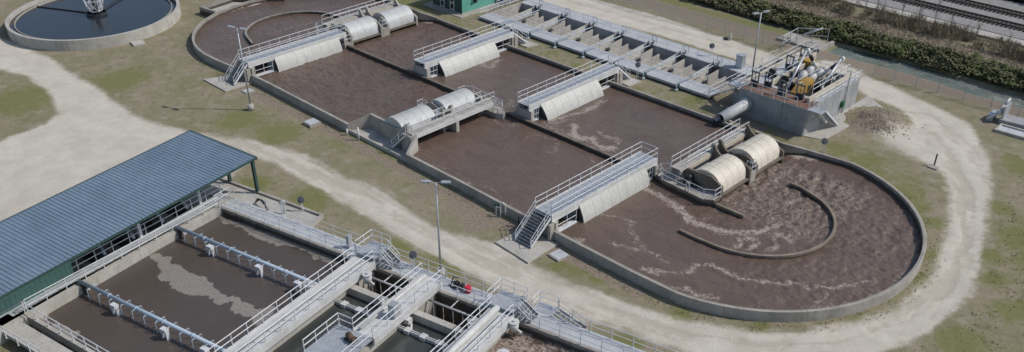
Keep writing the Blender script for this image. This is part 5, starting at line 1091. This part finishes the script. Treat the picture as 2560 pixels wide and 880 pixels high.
pl_ = ['leftmost','second from the left','third from the left','fourth from the left','fifth from the left','sixth from the left','seventh from the left','eighth from the left','rightmost']
for i,(x,y,h) in enumerate(((2.6,70,3.4),(4.2,70.4,4.0),(5.4,69.5,2.8),(8.2,69.7,4.4),(10.2,70.6,3.6),(12.5,70.4,4.2),(14.8,70.2,2.6),(18.4,70.4,2.4),(22.5,70.5,2.0))):
    bare_tree(x,y,h,i,'thin leafless tree in the brush by the railway, %s of its row'%pl_[i])
b = MB(); prof = [(73.2,.0),(75.6,.55),(90.0,.55),(92,.0)]
tag_struct(MB().prism([(-160,74.2),(160,74.2),(160,90.5),(-160,90.5)],-.2,.48).build('ballast_bed','ballast_stone'))
tag_struct(MB().prism([(-160,72.2),(160,72.2),(160,74.19),(-160,74.19)],-.2,.40).build('gravel_track','concrete_pale'))
for yc_, lab in ((78.4,'nearer railway track on grey ballast in the top right corner'),(83.6,'farther railway track next to the dark wood in the top right corner')):
    t = thing('railway_track', lab, 'railway track', (10,yc_,.5), 'railway tracks')
    for s_ in (-.75,.75): b = MB(); b.box(-120,120,yc_+s_-.07,yc_+s_+.07,.66,.82); b.box(-120,120,yc_+s_-.16,yc_+s_+.16,.62,.66); b.build('rail','rail_steel',t)
    b = MB(); x = -120
    while x < 120: b.box(x-.13,x+.13,yc_-1.3,yc_+1.3,.46,.62); x += .6
    b.build('sleepers','sleeper',t)
    b = MB(); b.box(-120,120,yc_-.25,yc_+.25,.47,.5); b.build('ballast_shade','stain_shade_dark',t) if False else None
P = scatter(26000,-5,75,89.0,99,lambda x,y,r: r*(1.5+3.0*fbm(x*.3,y*.3))*smooth(0,2.0,y-88.8))
tag(cards('wood','wood_leaf',P,.7),'dark dense wood edge beyond the railway','wood',kind='stuff')
P = scatter(2600,18.4,24.5,34.8,41.0,lambda x,y,r: .1+0*x,lambda x,y: np.exp(-(((x-20.8)/2.0)**2+((y-37.9)/2.2)**2))>rng.random(len(x)))
# rubble on the soil heap: loose chunks
n = 1800; P = np.stack([20.7+rng.normal(0,1.25,n), 37.7+rng.normal(0,1.5,n)],-1)
b = MB()
for i in range(n):
    x, y = P[i]; s_ = .03+.06*rng.random(); z = .85*math.exp(-(((x-20.6)/2.3)**2+((y-37.9)/2.5)**2))*.95
    j = lambda: rng.uniform(.6,1.3)*s_
    b.add([(x-j(),y-j(),z-.05),(x+j(),y-j(),z-.05),(x+j(),y+j(),z-.05),(x-j(),y+j(),z-.05),(x-j()*.5,y-j()*.5,z+j()),(x+j()*.5,y+j()*.4,z+j())],[(0,1,2,3),(0,1,4),(1,2,5),(2,3,5),(3,0,4),(1,5,4),(3,4,5)])
o = b.build('rubble_heap','rubble'); tag(o,'heap of broken brown rubble on the gravel beside the concrete building','rubble heap',kind='stuff')
